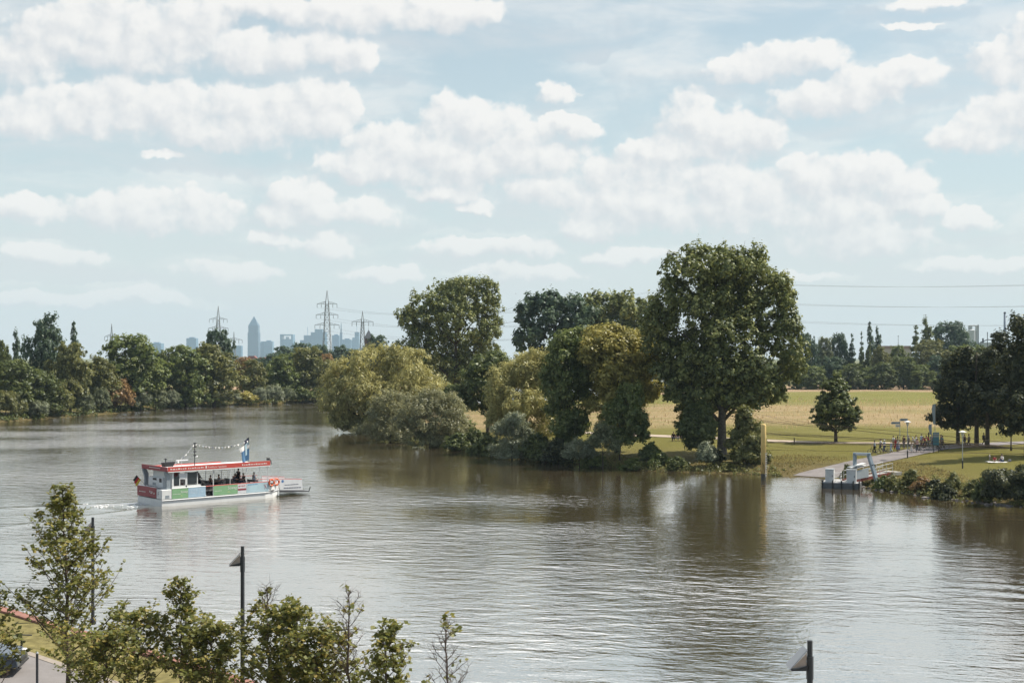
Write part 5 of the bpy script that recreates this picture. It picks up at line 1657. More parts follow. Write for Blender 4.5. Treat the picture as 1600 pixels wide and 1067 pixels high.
for x in (.06, 1.22, 2.2, 3.5, W_ - .1):
    MB().tube([(x, -.04, .85), (x, -.06, -.2)], .09, 7).build("fender", M_BLACK, R)
    MB().tube([(x, .15, .68), (x, .15, .95)], .06, 6).build("bollard", M_DARK, R)
rl = MB()
for x, y in ((1.45, 1.4), (1.95, 1.4), (1.95, 3.0)):
    rl.tube([(x, y, .68), (x, y, 1.72)], .03, 5)
for z in (1.2, 1.72):
    rl.tube([(1.3, .9, z - .0), (1.95, 1.4, z), (1.95, 3.0, z)], .03, 5)
rl.build("railing", M_WHITE, R)
# gantry
gx = 3.5
b = MB()
b.tube([(gx, 2.2, .68), (gx, 2.2, 3.75)], .22, 4)
b.tube([(gx + 2.55, 2.2, .4), (gx + 1.55, 2.2, 3.75)], .26, 4)
b.build("gantry_leg", M_BLUEGREY, R)
MB().box(gx - .2, gx + 1.75, 2.0, 2.4, 3.7, 4.02, .03).build("gantry_beam", M_BLUEGREY, R)
MB().box(gx + .1, gx + 1.4, 1.96, 2.0, 3.75, 3.95).build("gantry_board", M_WHITE, R)
MB().tube([(gx + 1.9, 1.9, 2.6), (gx + 2.2, 1.9, 2.75), (gx + 2.3, 1.9, 2.4)], .06, 6).build("pulley", M_DARK, R)

# gangway
a, c = Vector((p1.x - .7, p1.y + 2.4, .78)), Vector((44.2, 150.6, 1.5))
d = c - a
R = thing("gangway", "red edged gangway with white railings from pontoon to bank", "gangway", a, math.atan2(d.y, d.x))
L_ = math.hypot(d.x, d.y)
dz = d.z
MB().extrude_xz([(0, 0), (L_, dz), (L_, dz - .10), (0, -.10)], -.75, .75).build("walkway", pmat("gangway_deck", (.30, .29, .28), .8, 0, .15, 2), R)
for y in (-.81, .76):
    MB().extrude_xz([(-.2, .12), (L_ + .2, dz + .12), (L_ + .2, dz - .22), (-.2, -.22)], y, y + .05).build("side_beam", M_REDP, R)
    b = MB()
    n = 6
    for k in range(n + 1):
        x = L_ * k / n
        b.tube([(x, y, dz * k / n), (x, y, dz * k / n + 1.1)], .028, 5)
    for z in (.6, 1.1):
        b.tube([(0, y, z), (L_, y, dz + z)], .03, 5)
    b.build("railing", M_WHITE, R)
MB().extrude_xz([(.0, .15), (2.3, .15 + dz * .3), (2.3, 1.25 + dz * .3), (.0, 1.1)], -.86, -.82).build("side_screen", pmat("screen_grey", (.50, .54, .56), .6, 0, .08, 2), R)
MB().extrude_xz([(-.5, 1.55), (1.8, 1.95), (1.8, 2.02), (-.5, 1.62)], -1.0, -.3).extrude_xz([(-.3, 1.30), (1.9, 1.75), (1.9, 1.8), (-.3, 1.36)], -.9, -.2).build("folded_canopy", M_WHITE, R)
MB().box(L_ - .2, L_ + 1.2, -1.1, 1.1, dz - .35, dz + .06).build("abutment", pmat("concrete", (.36, .34, .31), .9, 0, .15, 2, .2), R)
q = MB().tube([(L_ * .3, -1.6, -.35), (L_ * .6, -1.7, -.15), (L_ * .95, -1.3, .55)], .035, 5)
q.build("mooring_hawser", pmat("rope", (.36, .32, .26), .9), R)

# small flat boat or stage at the right edge
p = gnd(1590, 783, 0)
R = thing("landing_stage", "weathered grey landing stage cut by the right picture edge", "landing stage", (p.x, p.y, 0), math.radians(-12))
MB().box(0, 4.5, 0, 2.4, .35, .75, .03).build("platform", pmat("grey_boards", (.30, .27, .24), .9, 0, .25, 3, .3), R)
MB().box(.1, 4.4, .1, 2.3, -.4, .349).build("float", pmat("float_dark", (.13, .12, .11), .8), R)
MB().box(.8, 4.5, .9, 2.4, .752, .95, .03).build("step", M_STEEL, R)


def park_lamp(px, py, toppx, label):
    q = ray_ground(px, py)
    X, Yv, z = q.x, q.y, q.z
    h = H - (toppx - HY) / F * Yv - z
    R = thing("street_lamp", label, "lamp", (X, Yv, z), 0, "park lamps")
    MB().tube([(0, 0, -.4), (0, 0, .95)], .085, 8).build("base", M_DARK, R)
    MB().tube([(0, 0, .9), (0, 0, h - .55)], .055, 8).build("pole", M_STEEL, R)
    MB().lathe([(.10, h - .78), (.10, h - .62), (.17, h - .55), (.22, h - .22)], 12).build("lantern", pmat("frosted_glass", (.55, .56, .55), .4), R)
    MB().lathe([(.46, h - .22), (.47, h - .18), (.20, h - .06), (.05, h)], 16).build("lamp_shade", M_WHITE, R)
    return R


park_lamp(1504, 732, 672.5, "park lamp with flat white cap standing alone on the lawn under the dark trees")
park_lamp(1418, 715.5, 657, "park lamp with flat white cap beside the signpost and the cyclists")

p = gnd(1406, 700, 2.15)
R = thing("signpost", "slim signpost with pale direction arms beside the path", "signpost", (p.x, p.y, 2.0))
MB().tube([(0, 0, -.2), (0, 0, 4.3)], .045, 6).build("pole", M_STEEL, R)
for z0, x0, x1 in ((3.55, -1.15, -.05), (3.15, -.62, -.05), (4.0, .05, 1.1)):
    t_ = -.14 if x0 < -1 else 0
    s_ = MB().extrude_xz([(x0, z0), (x1, z0), (x1, z0 + .32), (x0, z0 + .32), (x0 + t_, z0 + .16)], -.05, -.02).build("sign_arm", M_WHITE if z0 < 3.4 else M_BLUEGREY, R)
    b = MB()
    for k in range(3):
        b.box(x0 + .12 + k * .14, x0 + .22 + k * .14, -.056, -.052, z0 + .12, z0 + .18)
    b.build("small_print", M_DARK, s_)
for px, py, h in ((1402.5, 700, 1.6), (1451, 697, 1.8), (1241, 693.5, .9)):
    q = gnd(px, py, 2.15)
    R = thing("wooden_post", {1402.5: "short dark wooden post behind the signpost", 1451: "dark wooden post at the path bend behind the cyclists in red", 1241: "small dark marker post on the gravel path by the lone tree shadow"}[px], "post", (q.x, q.y, hgt(q.x, q.y)))
    MB().box(-.07, .07, -.07, .07, -.3, h, .015).build("post", BARK, R)
    MB().add([(-.08, -.08, h), (.08, -.08, h), (.08, .08, h), (-.08, .08, h), (0, 0, h + .1)], [(0, 1, 4), (1, 2, 4), (2, 3, 4), (3, 0, 4), (3, 2, 1, 0)]).build("cap", M_DARK, R)
# banner poles and the blue board
for px, py, top, lb, dy in ((1455.5, 702, 664, "slim banner pole with a narrow pale pennant", 0.0), (1461, 705, 631, "tall banner pole with a long grey banner before the park trees", -1.0)):
    q = gnd(px, py, 2.1)
    h = H - (top - HY) / F * q.y - 2.1
    R = thing("banner_pole", lb, "flagpole", (q.x, q.y, hgt(q.x, q.y)), 0)
    MB().tube([(0, 0, -.3), (0, 0, h)], .05, 6, .035).build("pole", M_STEEL, R)
    n = 8
    vs = []
    for i in range(n):
        t_ = i / (n - 1)
        vs += [(-.04, 0, h - .1 - (h * .42) * t_), (-.34 - .08 * math.sin(t_ * 5), .06 * math.sin(t_ * 8), h - .1 - (h * .42) * t_)]
    MB().add(vs, [(2 * i, 2 * i + 1, 2 * i + 3, 2 * i + 2) for i in range(n - 1)]).build("banner", M_BLUEGREY, R)
q = gnd(1460.5, 706, 2.1)
R = thing("notice_board", "blue notice board on a post below the tall banner pole", "notice board", (q.x, q.y - .5, hgt(q.x, q.y)))
MB().tube([(-.35, 0, -.3), (-.35, 0, 2.7)], .04, 5).tube([(.35, 0, -.3), (.35, 0, 2.7)], .04, 5).build("post", M_DARK, R)
bd = MB().box(-.42, .42, -.06, -.02, .95, 2.75, .01).build("board", pmat("board_blue", (.06, .17, .24), .5, 0, .1, 2), R)
MB().box(-.36, .36, -.068, -.062, 2.1, 2.65).build("poster", M_BLUEGREY, bd)


# ---- bicycles
M_TYRE = M_BLACK
BIKE = {}


def bicycle(loc, rz, col, label, group="bicycles on the park path", ch=True):
    if not BIKE:
        for nm, x in (("w", 0),):
            b = MB().torus((0, 0, 0), .33, .022, 'y', 22, 6)
            BIKE['tyre'] = b.mesh("tyre", M_TYRE)
            b = MB().torus((0, 0, 0), .305, .010, 'y', 20, 4)
            for k in range(9):
                a = k * math.pi / 9
                b.tube([(.305 * math.cos(a), 0, .305 * math.sin(a)), (-.305 * math.cos(a), 0, -.305 * math.sin(a))], .003, 3, cap=False)
            b.tube([(0, -.05, 0), (0, .05, 0)], .025, 6)
            BIKE['rim'] = b.mesh("rim", M_STEEL)
        b = MB()
        for s, e, r in (((-.5, 0, .35), (-.08, 0, .30), .014), ((-.08, 0, .30), (-.22, 0, .85), .017), ((-.08, 0, .30), (.42, 0, .78), .018), ((-.2, 0, .74), (.40, 0, .86), .017), ((-.5, 0, .35), (-.2, 0, .74), .012), ((.40, 0, .93), (.43, 0, .70), .02), ((.43, 0, .70), (.55, 0, .35), .014)):
            b.tube([s, e], r, 6)
        BIKE['frame'] = b.mesh("frame", None)
        BIKE['bar'] = MB().tube([(.40, 0, .90), (.40, 0, 1.03)], .014, 5).tube([(.26, -.28, 1.04), (.38, -.22, 1.05), (.41, 0, 1.03), (.38, .22, 1.05), (.26, .28, 1.04)], .013, 5).mesh("handlebar", M_DARK)
        BIKE['saddle'] = MB().extrude_xz([(-.36, .93), (-.10, .93), (-.06, .96), (-.34, .99)], -.07, .07).tube([(-.22, 0, .84), (-.23, 0, .94)], .013, 5).mesh("saddle", M_BLACK)
        BIKE['crank'] = MB().tube([(-.08, -.06, .30), (-.08, .06, .30)], .09, 10).tube([(-.08, -.08, .30), (.05, -.1, .20)], .012, 4).tube([(-.08, .08, .30), (-.2, .1, .40)], .012, 4).mesh("crank", M_DARK)
    o = thing("bicycle", label, "bicycle", loc, rz, group)
    link("frame", BIKE['frame'], o, mat=col)
    link("handlebar", BIKE['bar'], o)
    link("saddle", BIKE['saddle'], o)
    link("crank", BIKE['crank'], o)
    for x in (-.5, .55):
        w = link("wheel", BIKE['tyre'], o, (x, 0, .35))
        link("rim", BIKE['rim'], w)
    return o


def on_ground(px, py):
    q = ray_ground(px, py)
    return q + Vector((0, 0, .06))


C_RED, C_BLK, C_BLU, C_WHT, C_GRN = (pmat("bike_" + n, c, .4) for n, c in (('red', (.4, .04, .04)), ('black', (.03, .03, .03)), ('blue', (.06, .12, .3)), ('white', (.6, .6, .6)), ('green', (.07, .2, .1))))
GPP = "people on the park path"
D_ = math.radians


def rider(px, py, face, top, bot, hair, label, col, blabel, pose='ride', dy=0.0):
    q = on_ground(px, py)
    a = D_(face)
    bicycle(q, a, col, blabel)
    if pose == 'ride':
        person(label, q + Vector((-.20 * math.cos(a), -.20 * math.sin(a), 0.0)), a, 'ride', top, bot, hair, 1.0, False, GPP)
    else:
        person(label, q + Vector((.10 * math.sin(a) * 5 - .1 * math.cos(a), -.10 * math.cos(a) * 5 - .1 * math.sin(a), 0)), a, pose, top, bot, hair, 1.0, False, GPP)


rider(1366, 710.5, 170, 'pale_blue', 'black', 'dark', 'person in a pale blue shirt pushing a bicycle first down the slipway', C_BLK, 'black bicycle pushed by the foremost person in pale blue', 'push')
rider(1384, 709.5, 195, 'pale_blue', 'navy', 'white_helmet', 'person in pale blue top and white helmet wheeling a bicycle behind the first', C_BLU, 'blue bicycle wheeled by the person in a white helmet', 'push')
person('child in pale clothes walking beside the helmeted person', on_ground(1392.5, 707.5), D_(190), 'walk', 'pale_blue', 'pale_blue', 'fair', .82, False, GPP)
person('person in white top and long slate skirt on the path', on_ground(1403, 706), D_(185), 'stand', 'white', 'slate', 'brown', 1.0, True, GPP)
person('person in red half hidden behind the long slate skirt', on_ground(1399.5, 704.5), D_(185), 'walk', 'red', 'red', 'dark', .95, False, GPP)
person('person in black shirt standing left of the park lamp', on_ground(1412.5, 702.5), D_(200), 'stand', 'black', 'grey', 'dark', 1.05, False, GPP)
rider(1428, 704, 188, 'white', 'khaki', 'white_helmet', 'cyclist in white with a white helmet riding behind the lamp', C_WHT, 'white bicycle ridden by the cyclist in white', 'ride')
person('small child in white standing near the lamp foot', on_ground(1424.5, 707.5), D_(200), 'stand', 'white', 'white', 'fair', .72, False, GPP)
rider(1435.5, 707.5, 192, 'pink', 'navy', 'dark', 'person in pale pink on a dark bicycle right of the lamp', C_BLK, 'dark bicycle under the person in pale pink', 'push')
rider(1444, 702.5, 190, 'red', 'navy', 'brown', 'cyclist in a red and white shirt left of the other red one', C_RED, 'red bicycle under the front cyclist in red', 'ride')
rider(1449, 700.5, 190, 'red', 'grey', 'dark', 'rear cyclist in plain dark red left of the blue notice board', C_GRN, 'green bicycle under the rear cyclist in red', 'ride')
rider(1467, 704.5, 185, 'black', 'black', 'dark', 'person in black with a bicycle just right of the notice board', C_BLK, 'black bicycle just right of the notice board', 'push')
rider(1474, 702.5, 185, 'teal', 'black', 'dark', 'person in dark teal with a bicycle nearest the park trees', C_BLU, 'bicycle nearest the park trees', 'push')
person('person with grey shirt standing behind the notice board', on_ground(1456, 699.5), D_(100), 'stand', 'grey', 'navy', 'grey', 1.0, False, GPP)
person('dark walker in shade left of the first thick trunk', on_ground(1507, 699.5), D_(10), 'walk', 'black', 'navy', 'dark', 1.0, False, GPP)
person('walker in brownish clothes between two thick trunks in the shade', on_ground(1514, 699), D_(170), 'walk', 'khaki', 'black', 'dark', 1.0, False, GPP)
person('walker under the trees right of the second thick trunk', on_ground(1537, 697), D_(0), 'walk', 'navy', 'black', 'brown', 1.0, False, GPP)
for px, py, f_, po, t_, b_, h_, lb in ((1431.5, 701, 170, 'stand', 'white', 'grey', 'brown', 'person in white standing behind the white helmeted cyclist'), (1440, 699, 200, 'walk', 'pale_blue', 'navy', 'dark', 'person in pale blue between the pink and the red cyclists'),
                                       (1419.5, 701, 180, 'walk', 'grey', 'navy', 'grey', 'person in grey just behind the lamp beside the black shirted one'), (1396, 702, 185, 'walk', 'white', 'khaki', 'dark', 'person in white and khaki behind the walking child'),
                                       (1470.5, 700, 180, 'stand', 'navy', 'black', 'dark', 'person in navy between the two dark cyclists near the trees'), (1376, 707, 175, 'walk', 'white', 'navy', 'brown', 'person in white between the two pushed bicycles')):
    person(lb, on_ground(px, py), D_(f_), po, t_, b_, h_, 1.0, False, GPP)
# picnic
q = on_ground(1562, 722)
R = thing("picnic_blanket", "pale picnic blanket spread on the lawn", "blanket", (q.x, q.y, q.z - .05), D_(8))
b = MB()
n = 9
vs = [(-1.55 + 3.1 * i / n, -.8 + 1.6 * j / n, .03 + .02 * math.sin(i * 2.1 + j * 1.3)) for j in range(n + 1) for i in range(n + 1)]
b.add(vs, [(j * (n + 1) + i, j * (n + 1) + i + 1, (j + 1) * (n + 1) + i + 1, (j + 1) * (n + 1) + i) for j in range(n) for i in range(n)])
b.build("cloth", CLOTH['white'], R, smooth=True)
GK = "picnickers"
person('person in a white shirt seated on the picnic blanket', q + Vector((.35, .1, .0)), D_(190), 'ground', 'white', 'navy', 'dark', 1.0, False, GK)
person('child in red seated at the middle of the picnic blanket', q + Vector((-.55, .2, .0)), D_(250), 'ground', 'red', 'khaki', 'brown', .75, False, GK)
person('small child in white standing at the edge of the picnic blanket', q + Vector((-1.25, .0, .0)), D_(-20), 'stand', 'white', 'grey', 'fair', .56, False, GK)
R = thing("picnic_bag", "small grey bag at the right end of the picnic blanket", "bag", (q.x + 1.25, q.y, q.z + .0), .4)
MB().box(-.2, .2, -.12, .12, 0, .28, .05).build("bag", CLOTH['grey'], R)
MB().tube([(-.1, 0, .27), (-.08, 0, .42), (.08, 0, .42), (.1, 0, .27)], .012, 4).build("handle", CLOTH['black'], R)
# far away on the gravel path
rider(748, 641, 250, 'navy', 'black', 'dark', 'lone cyclist far away on the meadow between the willows', C_BLK, 'bicycle of the lone far cyclist between the willows', 'ride')
# bench with people under the giant poplar
q = on_ground(1059, 689)
R = thing("bench", "dark park bench left of the giant poplar", "bench", (q.x, q.y, q.z - .06), D_(-95))
MB().box(-.2, .25, -1.0, 1.0, .40, .46, .01).build("seat", BARK, R)
MB().box(-.28, -.22, -1.0, 1.0, .55, .9, .01).build("backrest", BARK, R)
for y in (-.85, .85):
    MB().box(-.26, -.2, y - .04, y + .04, -.2, .9).build("leg", M_DARK, R)
    MB().box(.15, .21, y - .04, y + .04, -.2, .4).build("leg", M_DARK, R)
for k, (t_, b_, h_, lb) in enumerate((('black', 'navy', 'dark', 'person in black at the left end of the bench by the poplar'), ('navy', 'grey', 'brown', 'person in navy in the middle of the bench by the poplar'), ('grey', 'black', 'dark', 'person in grey at the right end of the bench by the poplar'))):
    person(lb, q + Vector((-.65 + .65 * k, .0, -.04)), D_(-95), 'sit', t_, b_, h_, 1.0, False, "people on the bench")

# ------------------------------------------------------------------ distant skyline, church, pylons, works
def tower_mat(name, c, cw, sx, sz):
    m = bpy.data.materials.new(name)
    m.use_nodes = True
    b = NT(m.node_tree)
    bs = m.node_tree.nodes['Principled BSDF']
    bs.inputs['Roughness'].default_value = 0.35
    tc = b.n('ShaderNodeTexCoord')
    x, y, z = b.xyz(tc.outputs['Object'])
    fx = b.math('FRACT', b.math('DIVIDE', b.math('ADD', x, y), sx))
    fz = b.math('FRACT', b.math('DIVIDE', z, sz))
    win = b.math('MULTIPLY', b.math('GREATER_THAN', fx, .3), b.math('GREATER_THAN', fz, .35))
    b.put(bs.inputs['Base Color'], b.mix(win, (*c, 1), (*cw, 1)))
    return m


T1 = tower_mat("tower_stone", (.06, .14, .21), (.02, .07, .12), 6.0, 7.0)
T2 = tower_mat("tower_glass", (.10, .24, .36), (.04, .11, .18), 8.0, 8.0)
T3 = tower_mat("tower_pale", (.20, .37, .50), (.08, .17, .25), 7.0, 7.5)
YS = 8000.0


def skyblock(label, px0, px1, top, Y, mat, kind='flat', name="skyscraper"):
    c = (px0 + px1) / 2
    X, w, h = (c - 800) / F * Y, (px1 - px0) / F * Y, H - (top - HY) / F * Y
    o = thing(name, label, "skyscraper", (X, Y, 0), 0.0, "distant city towers")
    hw = w / 2
    if kind == 'flat':
        MB().box(-hw, hw, -hw, hw, 0, h).build("tower", mat, o)
        MB().box(-hw * .5, hw * .55, -hw * .5, hw * .5, h, h + 7).build("plant_room", T3, o)
    elif kind == 'pencil':
        MB().box(-hw, hw, -hw, hw, 0, h * .62).box(-hw * .9, hw * .9, -hw * .9, hw * .9, h * .62, h * .78).build("tower", mat, o)
        MB().add([(-hw * .9, -hw * .9, h * .78), (hw * .9, -hw * .9, h * .78), (hw * .9, hw * .9, h * .78), (-hw * .9, hw * .9, h * .78), (0, 0, h)], [(0, 1, 4), (1, 2, 4), (2, 3, 4), (3, 0, 4), (3, 2, 1, 0)]).build("spire", T1, o)
    elif kind == 'gate':
        MB().box(-hw, -hw * .72, -hw, hw, 0, h).box(hw * .72, hw, -hw, hw, 0, h).box(-hw * .7, hw * .7, -hw * .8, hw * .8, 0, h * .86).box(-hw * .1, hw * .1, -hw, hw, h * .86, h * .95).build("tower", mat, o)
        MB().box(-hw, hw, -hw, hw, h + .1, h + 8).build("roof_beam", mat, o)
    elif kind == 'step':
        MB().box(-hw, -hw * .3, -hw, hw, 0, h * .8).box(-hw * .29, hw, -hw, hw, 0, h).build("tower", mat, o)
        MB().box(hw * .2, hw * .26, 0, 4, h, h * 1.35).build("mast", T3, o)
    elif kind == 'needle':
        MB().box(-hw * .8, hw * .8, -hw, hw, 0, h * .72).build("tower", mat, o)
        MB().tube([(0, 0, h * .72), (0, 0, h * .9), (0, 0, h)], [hw * .5, hw * .35, hw * .1], 6).build("mast", T1, o)
    elif kind == 'big':
        MB().box(-hw, hw, -hw, hw, 0, h * .93).build("tower", mat, o)
        MB().box(-hw * .45, hw * .6, -hw, hw, h * .93, h * 1.03).build("plant_room", T2, o)
    return o


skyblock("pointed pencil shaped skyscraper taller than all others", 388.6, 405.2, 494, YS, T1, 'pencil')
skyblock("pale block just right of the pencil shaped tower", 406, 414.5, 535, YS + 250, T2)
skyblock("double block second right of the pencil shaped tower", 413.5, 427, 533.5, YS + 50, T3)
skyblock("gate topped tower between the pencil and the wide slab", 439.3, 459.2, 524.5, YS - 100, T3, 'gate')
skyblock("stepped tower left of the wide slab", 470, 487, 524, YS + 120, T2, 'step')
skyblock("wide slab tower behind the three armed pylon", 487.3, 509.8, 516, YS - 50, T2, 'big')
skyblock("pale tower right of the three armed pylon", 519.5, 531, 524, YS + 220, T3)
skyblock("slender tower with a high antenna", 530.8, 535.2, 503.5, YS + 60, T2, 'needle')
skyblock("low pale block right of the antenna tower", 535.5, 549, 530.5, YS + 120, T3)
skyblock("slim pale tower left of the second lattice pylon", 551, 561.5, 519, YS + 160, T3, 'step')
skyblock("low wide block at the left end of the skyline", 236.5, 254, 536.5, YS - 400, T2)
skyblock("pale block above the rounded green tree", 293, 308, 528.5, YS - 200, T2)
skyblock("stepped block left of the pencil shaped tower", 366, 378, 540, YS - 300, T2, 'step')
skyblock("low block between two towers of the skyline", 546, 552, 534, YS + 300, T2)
for px0, px1, top, m, lb in ((386, 402, 556, (.45, .25, .18), "pinkish far house with a low roof under the pencil shaped tower"), (403, 418, 558, (.55, .48, .42), "pale far house right of the pinkish one")):
    X, w = ((px0 + px1) / 2 - 800) / F * 1500, (px1 - px0) / F * 1500
    o = thing("far_house", lb, "house", (X, 1500, 0), 0)
    h = H - (top - HY) / F * 1500
    MB().box(-w / 2, w / 2, -4, 4, 0, h - 3).build("wall", pmat("far_wall", m, .9), o)
    MB().extrude_xz([(-w / 2 - .4, h - 3), (w / 2 + .4, h - 3), (w / 2 - 3, h), (-w / 2 + 3, h)], -4.5, 4.5).build("roof", M_REDP, o)

Yc = 900
o = thing("church_tower", "dark red brick tower with a pointed slate roof above the willow", "tower", ((576 - 800) / F * Yc, Yc, 0), .35)
w, h = 2.4, H - (530 - HY) / F * Yc
BR = pmat("dark_brick", (.11, .05, .04), .9, 0, .3, 2)
MB().box(-w, w, -w, w, 0, h).build("wall", BR, o)
MB().box(-w - .25, w + .25, -w - .25, w + .25, h + .02, h + .5).build("cornice", BR, o)
MB().add([(-w - .4, -w - .4, h + .5), (w + .4, -w - .4, h + .5), (w + .4, w + .4, h + .5), (-w - .4, w + .4, h + .5), (0, 0, h + 6.8)], [(0, 1, 4), (1, 2, 4), (2, 3, 4), (3, 0, 4), (3, 2, 1, 0)]).build("roof", pmat("slate", (.05, .06, .075), .6), o)
for k in (-1, 1):
    MB().box(k * 1.1 - .45, k * 1.1 + .45, -w - .03, -w + .1, h - 4, h - 1.2).build("window", pmat("dark_opening", (.015, .015, .018), .8), o)
MB().tube([(0, 0, h + 6.6), (0, 0, h + 8.6)], .08, 4).build("finial", M_DARK, o)

# ---- pylons
M_PYL = pmat("pylon_steel", (.20, .205, .21), .6, 0.2, .08, .2)


def pylon(label, px, Y, top, arms, bar=0.16, rz=0.0, half=None):
    """arms: (py, half width px)"""
    X = (px - 800) / F * Y
    k = Y / F
    z = lambda py: H - (py - HY) * k
    o = thing("pylon", label, "pylon", (X, Y, 0), rz, "lattice power pylons")
    zt = z(top)
    zb = z(arms[0][0])
    wb, wt = zt * .062, zt * .018
    b = MB()
    wid = lambda zz: wb + (wt - wb) * min(1, zz / zb)
    levels = [0]
    while levels[-1] < zb - 1:
        levels.append(min(zb, levels[-1] + max(2.2, wid(levels[-1]) * 2.1)))
    cs = ((-1, -1), (1, -1), (1, 1), (-1, 1))
    for a, c in zip(levels[:-1], levels[1:]):
        for i in range(4):
            (x0, y0), (x1, y1) = cs[i], cs[(i + 1) % 4]
            wa, wc = wid(a), wid(c)
            b.tube([(x0 * wa, y0 * wa, a), (x0 * wc, y0 * wc, c)], bar, 4, cap=False)
            b.tube([(x0 * wa, y0 * wa, a), (x1 * wc, y1 * wc, c)], bar * .5, 3, cap=False)
            b.tube([(x1 * wa, y1 * wa, a), (x0 * wc, y0 * wc, c)], bar * .5, 3, cap=False)
            b.tube([(x0 * wc, y0 * wc, c), (x1 * wc, y1 * wc, c)], bar * .5, 3, cap=False)
    for (x, y) in cs:
        b.tube([(x * wt, y * wt, zb), (0, 0, zt)], bar * .8, 4, cap=False)
    b.build("lattice_mast", M_PYL, o)
    tips = []
    for py, hw in arms:
        zz, hwm = z(py), hw * k
        ab = MB()
        w_ = wid(zz)
        for s in (-1, 1):
            n = 5
            for yy in (-w_, w_):
                ab.tube([(s * w_, yy, zz + 1.6 * bar / .16), (s * hwm, 0, zz + .1)], bar * .55, 3, cap=False)
                ab.tube([(s * w_, yy, zz), (s * hwm, 0, zz)], bar * .6, 3, cap=False)
                for q in range(n):
                    f0, f1 = q / n, (q + .5) / n
                    xa = s * (w_ + (hwm - w_) * f0)
                    xb = s * (w_ + (hwm - w_) * f1)
                    ab.tube([(xa, yy * (1 - f0), zz), (xb, yy * (1 - f1), zz + 1.5 * (1 - f1) * bar / .16)], bar * .4, 3, cap=False)
        am = ab.build("cross_arm", M_PYL, o)
        ib = MB()
        for s in (-1, 1):
            for f in (.58, 1.0):
                ib.tube([(s * hwm * f, 0, zz), (s * hwm * f, 0, zz - 2.4 * bar / .16)], bar * .8, 4)
                tips.append((s, f, Vector((X + s * hwm * f * math.cos(rz), Y + s * hwm * f * math.sin(rz), zz - 2.4 * bar / .16))))
        ib.build("insulator", M_DARK, am)
    return o, tips


PA, tA = pylon("tall pylon with three cross arms behind the river bend", 511, 937, 453.5, [(475, 15.5), (492, 17), (508, 19)], .18)
PB_, tB = pylon("pylon hidden behind the giant poplar that carries the wires to the right", 1120, 560, 392, [(430, 26), (459, 28), (485, 32)], .20)
pylon("pylon with two cross arms above the left trees", 341, 1150, 478, [(499, 14), (513, 15.5)], .20)
pylon("pylon with one cross arm beside the brick tower", 566.5, 1100, 486, [(503, 16.5)], .24)
pylon("small pylon with one arm right of the two armed one", 365.5, 1800, 518, [(531, 13)], .3)
pylon("thin pylon tip above the large domed tree", 174.5, 1300, 505.5, [(526, 11)], .25)


def wire(name, a, c, sag, r, label, group):
    b = MB()
    n = 36
    b.tube([a.lerp(c, i / n) - Vector((0, 0, sag * 4 * (i / n) * (1 - i / n))) for i in range(n + 1)], r, 4, cap=False)
    return tag(b.build(name, M_PYL), label, "power line", group)


for i, ((s, f, a), (_, _, c)) in enumerate(zip(tA, tB)):
    wire("power_line", a, c, 9.5, .028, "thin power line sagging from the tall pylon to the giant poplar", "power lines behind the poplars")
for i, (s, f, a) in enumerate(tB):
    c = a + Vector((235, -150, 1.5))
    wire("power_line", a, c, 6.0, .017, "thin power line crossing the sky right of the giant poplar", "power lines over the field")

# ---- works beyond the field on the right
Yw = 1200
kx = lambda px: (px - 800) / F * Yw
kz = lambda py: H - (py - HY) * Yw / F
o = thing("silo", "white cylindrical silo with a pipe gantry beside the dark domed tree", "silo", (kx(1518), Yw, 0))
rr = 6.0 / F * Yw
M_SILO = pmat("silo_white", (.52, .54, .55), .5, 0, .06, .1)
MB().lathe([(rr, 0), (rr, kz(516)), (rr * .4, kz(514.5)), (.1, kz(514))], 20).build("tank", M_SILO, o, smooth=False)
x1 = kx(1524.5) - kx(1518)
MB().box(x1, x1 + 1.6, -1.5, 1.5, 0, kz(509)).build("stair_tower", M_SILO, o)
MB().box(x1 + 1.9, x1 + 2.6, -1, 1, 0, kz(507.5)).build("pipe", pmat("pipe_grey", (.16, .18, .2), .5), o)
MB().tube([(x1 + 2, 0, kz(509)), (x1 - 1.5, 0, kz(508.5)), (-.6 * rr, 0, kz(509)), (-.5 * rr, 0, kz(515))], .7, 6).build("pipe", M_STEEL, o)
MB().box(-.8 * rr, .1 * rr, -1, 1, kz(515), kz(509)).build("filter_housing", M_STEEL, o)
o = thing("factory_chimney", "tall blue grey factory chimney at the right", "chimney", (kx(1570), Yw, 0))
MB().tube([(0, 0, 0), (0, 0, kz(490))], [1.35, 1.0], 14).build("stack", pmat("stack_blue", (.13, .17, .23), .6, 0, .1, .1), o, smooth=True)
MB().lathe([(1.05, kz(490)), (1.15, kz(489)), (.9, kz(487.5))], 14).build("cap", M_DARK, o)
o = thing("factory_hall", "low pale factory hall between silo and chimney", "factory", (kx(1540), Yw, 0))
MB().box(-6, 12, -8, 8, 0, kz(536.5)).build("wall", M_SILO, o)
MB().box(-6.2, 12.2, -8.2, 8.2, kz(536.4), kz(535.4)).build("roof", M_STEEL, o)
MB().tube([(-5, 0, kz(535)), (2, 0, kz(530.5)), (10, 0, kz(532))], .5, 6).build("conveyor", M_DARK, o)
MB().box(-3, -2, -1, 1, kz(535.3), kz(528.5)).build("vent_stack", M_DARK, o)
for px, top, lb in ((1530.5, 521, "thin dark vent pipe right of the silo"), (1559, 518, "thin vent pipe left of the tall chimney")):
    o = thing("vent_pipe", lb, "pipe", (kx(px), Yw - 20, 0))
    MB().tube([(0, 0, 0), (0, 0, kz(top))], .35, 6).build("pipe", M_DARK, o)
    MB().lathe([(.35, kz(top)), (.5, kz(top) + .1), (.4, kz(top) + .8)], 8).build("cowl", M_DARK, o)
